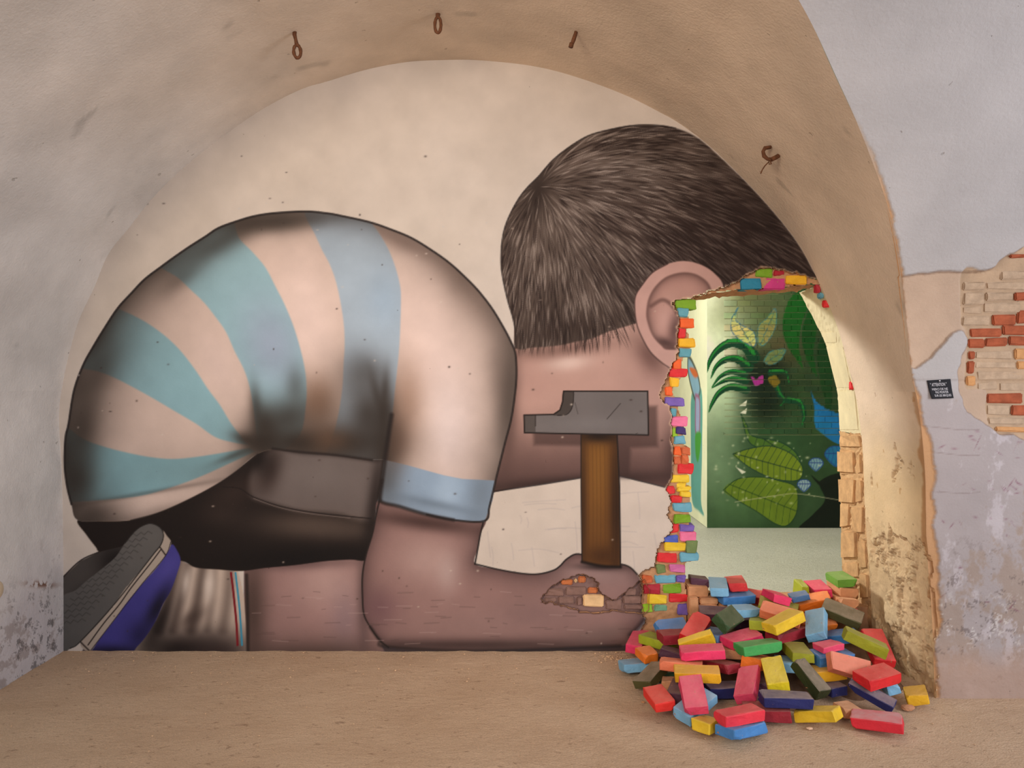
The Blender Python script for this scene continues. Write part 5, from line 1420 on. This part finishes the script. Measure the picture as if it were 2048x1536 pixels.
# crumbs of plaster and brick on the floor
bm = bmesh.new()
rr = random.Random(9)
def crumb(x, y, s):
    g = bmesh.ops.create_icosphere(bm, subdivisions=1, radius=s)
    sc = Vector((rr.uniform(.7, 1.5), rr.uniform(.7, 1.3), rr.uniform(.35, .7)))
    rz = Matrix.Rotation(rr.uniform(0, 6.28), 3, 'Z')
    for v in g['verts']:
        v.co = rz @ Vector([v.co[i] * sc[i] * rr.uniform(.8, 1.2) for i in range(3)]) + Vector((x, y, s * .25 - .005))
for k in range(420):
    r_ = rr.random()
    if r_ < .4: crumb(rr.uniform(-2.7, .8), -rr.random() ** 2 * .5 - .02, rr.uniform(.002, .006))
    elif r_ < .55: crumb(.60 + rr.gauss(0, .05), -.12 + max(-.1, min(.09, rr.gauss(0, .05))), rr.uniform(.003, .008))
    else: crumb(rr.uniform(-2.6, 2.8), rr.uniform(-2.4, -.2), rr.uniform(.0015, .005))
me = bpy.data.meshes.new('floor_crumbs'); bm.to_mesh(me); bm.free()
tag(link('floor_crumbs', me, plain('plaster_crumb', bcol((206, 172, 138)), .2, 30, .95, .4)), 'small crumbs of plaster scattered on the sandy floor', 'crumbs', kind='stuff')
def chip(u, v, s, label, c):
    t = HC * F / (v - 762)
    b2 = bmesh.new()
    bmesh.ops.create_icosphere(b2, subdivisions=2, radius=s)
    for vv_ in b2.verts:
        k_ = rr.uniform(.82, 1.12)
        vv_.co = Vector((vv_.co.x * 1.4 * k_, vv_.co.y * k_, max(vv_.co.z * .6 * k_, -s * .3)))
    m2_ = bpy.data.meshes.new('plaster_chip'); b2.to_mesh(m2_); b2.free()
    o = link('plaster_chip', m2_, plain('chip_paint', bcol(c), .15, 40, .9, .4))
    o.location = ((u - 1024) / F * t, t - D, s * .28)
    tag(o, label, 'chip')
chip(1619, 1458, .011, 'pale plaster chip on the floor in front of the low yellow brick', (214, 180, 152))
chip(1286, 1405, .008, 'small tan chip on the floor left of the scarlet brick', (180, 130, 90))
chip(1815, 1418, .026, 'tan brick fragment on the floor beside the yellow brick at the jamb', (176, 128, 96))

# ------------------------------------------------------------------ iron hooks in the vault
IRON = plain('rusty_iron', lin((104, 66, 44)), .4, 60, .8, .8, 120)
def vault_point(u, v):
    for k_ in np.linspace(1.0, 2.3, 1300):
        x, y = 1024 + (u - 1024) / k_, 762 + (v - 762) / k_
        X, Z = (x - 1024) / F * D, HC - (y - 762) / F * D
        j = np.argmin((PX - X) ** 2 + (PZ - Z) ** 2)
        if (PX[j] - X) ** 2 + (PZ[j] - Z) ** 2 < .012 ** 2:
            return D / k_
    return D / 1.3
def tube(name, pts, rad, parent, mat=IRON, closed=False, sides=7):
    p = [Vector(q) for q in pts]
    bm = bmesh.new()
    rings = []
    n = len(p)
    for i in range(n):
        a = p[i - 1] if i > 0 or closed else p[0]
        b = p[(i + 1) % n] if i < n - 1 or closed else p[-1]
        d = (b - a).normalized()
        s = d.cross(Vector((0, 1, 0.01))).normalized()
        u = d.cross(s)
        r_ = rad * rr.uniform(.85, 1.2)
        rings.append([bm.verts.new(p[i] + (s * math.cos(q) + u * math.sin(q)) * r_) for q in [6.2832 * k / sides for k in range(sides)]])
    for i in range(n if closed else n - 1):
        A, B = rings[i], rings[(i + 1) % n]
        for k in range(sides):
            bm.faces.new([A[k], A[(k + 1) % sides], B[(k + 1) % sides], B[k]])
    if not closed:
        bm.faces.new(rings[0][::-1]); bm.faces.new(rings[-1])
    bmesh.ops.recalc_face_normals(bm, faces=bm.faces)
    me = bpy.data.meshes.new(name); bm.to_mesh(me); bm.free()
    for f_ in me.polygons: f_.use_smooth = True
    return link(name, me, mat, parent)
def hook(anchor, label, parts):
    t = vault_point(*anchor)
    s = t / F
    org = Vector(((anchor[0] - 1024) * s, t - D, HC - (anchor[1] - 762) * s))
    e = empty('iron_hook', org)
    tag(e, label, 'hook', 'iron hooks in the vault')
    for nm, pts, rad, closed in parts:
        q = [((u - anchor[0]) * s, dy * s, -(v - anchor[1]) * s) for (u, v, dy) in pts]
        tube(nm, q, rad * s * 1.25, e, IRON, closed)
def ell(cx, cy, rx, ry, a0=0, a1=360, n=20, tilt=0, dy=0):
    out = []
    for k in range(n + 1 if a1 - a0 < 360 else n):
        a = math.radians(a0 + (a1 - a0) * k / n)
        x, y = rx * math.cos(a), ry * math.sin(a)
        c_, s_ = math.cos(math.radians(tilt)), math.sin(math.radians(tilt))
        out.append((cx + x * c_ - y * s_, cy + x * s_ + y * c_, dy))
    return out
hook((588, 60), 'rusty iron hook with a long loop, leftmost of the four in the vault', [('eye', [(588, 56, 6), (589, 70, 0), (592, 80, -2), (594, 90, -2)], 3.0, False), ('loop', ell(595, 104, 7, 13, tilt=-6, dy=-2), 2.6, True), ('wire', [(572, 63, 2), (582, 62, 0), (590, 57, 0), (601, 55, 2)], 1.6, False)])
hook((876, 24), 'rusty iron hook with a narrow loop at the crown of the vault', [('eye', [(876, 16, 6), (876, 28, 0), (875, 36, 0)], 3.6, False), ('loop', ell(876, 51, 6, 16, dy=-2), 2.4, True), ('wire', [(868, 23, 2), (876, 25, -2), (884, 22, 2)], 1.8, False)])
hook((1153, 58), 'short straight rusty iron rod in the vault right of the crown', [('rod', [(1154, 54, 6), (1151, 68, 0), (1147, 80, -2), (1142, 94, -3)], 3.0, False), ('tip', [(1143, 88, -3), (1141, 96, -3)], 3.4, False)])
hook((1560, 309), 'rusty open iron hook above the painted hair with a wire tied on', [('shank', [(1566, 306, 8), (1559, 310, 0), (1550, 316, -4), (1540, 321, -6)], 3.6, False), ('crook', [(1541, 321, -6), (1533, 320, -6), (1526, 314, -6), (1524, 305, -6), (1528, 298, -6), (1540, 296, -6)], 3.2, False), ('wire', [(1538, 322, -7), (1540, 330, -7), (1536, 331, -7), (1536, 325, -7), (1527, 334, -7), (1522, 342, -7), (1519, 349, -7)], 1.0, False)])

# ------------------------------------------------------------------ small black notice on the right wall
PAPER = plain('black_paper', lin((26, 26, 32)), .15, 20, .7, .2, 60)
CHALK = plain('white_chalk', lin((206, 204, 210)), .1, 60, .9, .1, 60)
c00, c10, c11, c01 = RW(1853, 761, -.004), RW(1900, 758, -.004), RW(1905, 796, -.004), RW(1860, 797.5, -.004)
base_pt = (c01 + c11) / 2
sg = empty('notice', base_pt)
tag(sg, 'small black paper notice with white handwriting pinned beside the jamb', 'sign')
nn = 13
def sheet(a, b, off=0.0):
    p = c00.lerp(c10, a).lerp(c01.lerp(c11, a), b)
    curl = .022 * max(0, (b - .45)) ** 1.5 * (1.3 - .6 * a)
    return p + Vector((0, -curl - off, 0))
Vs = [sheet(i / (nn - 1), j / (nn - 1)) - base_pt for j in range(nn) for i in range(nn)]
me = np_mesh('paper', np.array(Vs), grid_quads(nn, nn)[:, ::-1])
po = link('paper', me, PAPER, sg)
md = po.modifiers.new('thickness', 'SOLIDIFY'); md.thickness = .0012; md.offset = 0
pin = tube('pin', [sheet(.52, .06, .000) - base_pt, sheet(.52, .06, .006) - base_pt], .004, sg, CHALK)
def writing(txt, a0, a1, b0, b1):
    cu = bpy.data.curves.new('txt', 'FONT'); cu.body = txt; cu.resolution_u = 2
    to = bpy.data.objects.new('txt', cu); COL.objects.link(to)
    bpy.context.view_layer.update()
    dg = bpy.context.evaluated_depsgraph_get()
    m2_ = bpy.data.meshes.new_from_object(to.evaluated_get(dg))
    bpy.data.objects.remove(to, do_unlink=True)
    xs_ = [v.co.x for v in m2_.vertices]; ys_ = [v.co.y for v in m2_.vertices]
    x0_, x1_ = min(xs_), max(xs_); y0_, y1_ = min(ys_), max(ys_)
    for v in m2_.vertices:
        a = a0 + (a1 - a0) * (v.co.x - x0_) / (x1_ - x0_); b = b1 - (b1 - b0) * (v.co.y - y0_) / (y1_ - y0_)
        v.co = sheet(a, b, .0016) - base_pt
    m2_.name = 'lettering'
    return link('lettering', m2_, CHALK, sg)
writing('" ATTENTION "', .10, .80, .16, .34)
writing('MERCI DE NE', .14, .82, .44, .56)
writing('PAS MONTER', .26, .82, .60, .73)
writing('SUR LES BRIQUES', .18, .92, .78, .92)

# worn round boss on the left jamb, cut by the edge of the picture
b2 = bmesh.new(); bmesh.ops.create_uvsphere(b2, u_segments=20, v_segments=12, radius=.05)
for v in b2.verts: v.co = Vector((v.co.x * .45, v.co.y, v.co.z * 1.05))
me = bpy.data.meshes.new('plaster_boss'); b2.to_mesh(me); b2.free()
for f_ in me.polygons: f_.use_smooth = True
bo = link('plaster_boss', me, plain('beige_boss', lin((206, 186, 158)), .12, 20, .9, .4))
kk = 1024 / 897.0
bo.location = (-2.803, -(D - D / kk) - .03, HC - (1178 - 762) / F * D / kk)
tag(bo, 'small round beige boss on the white left jamb at the picture edge', 'boss')
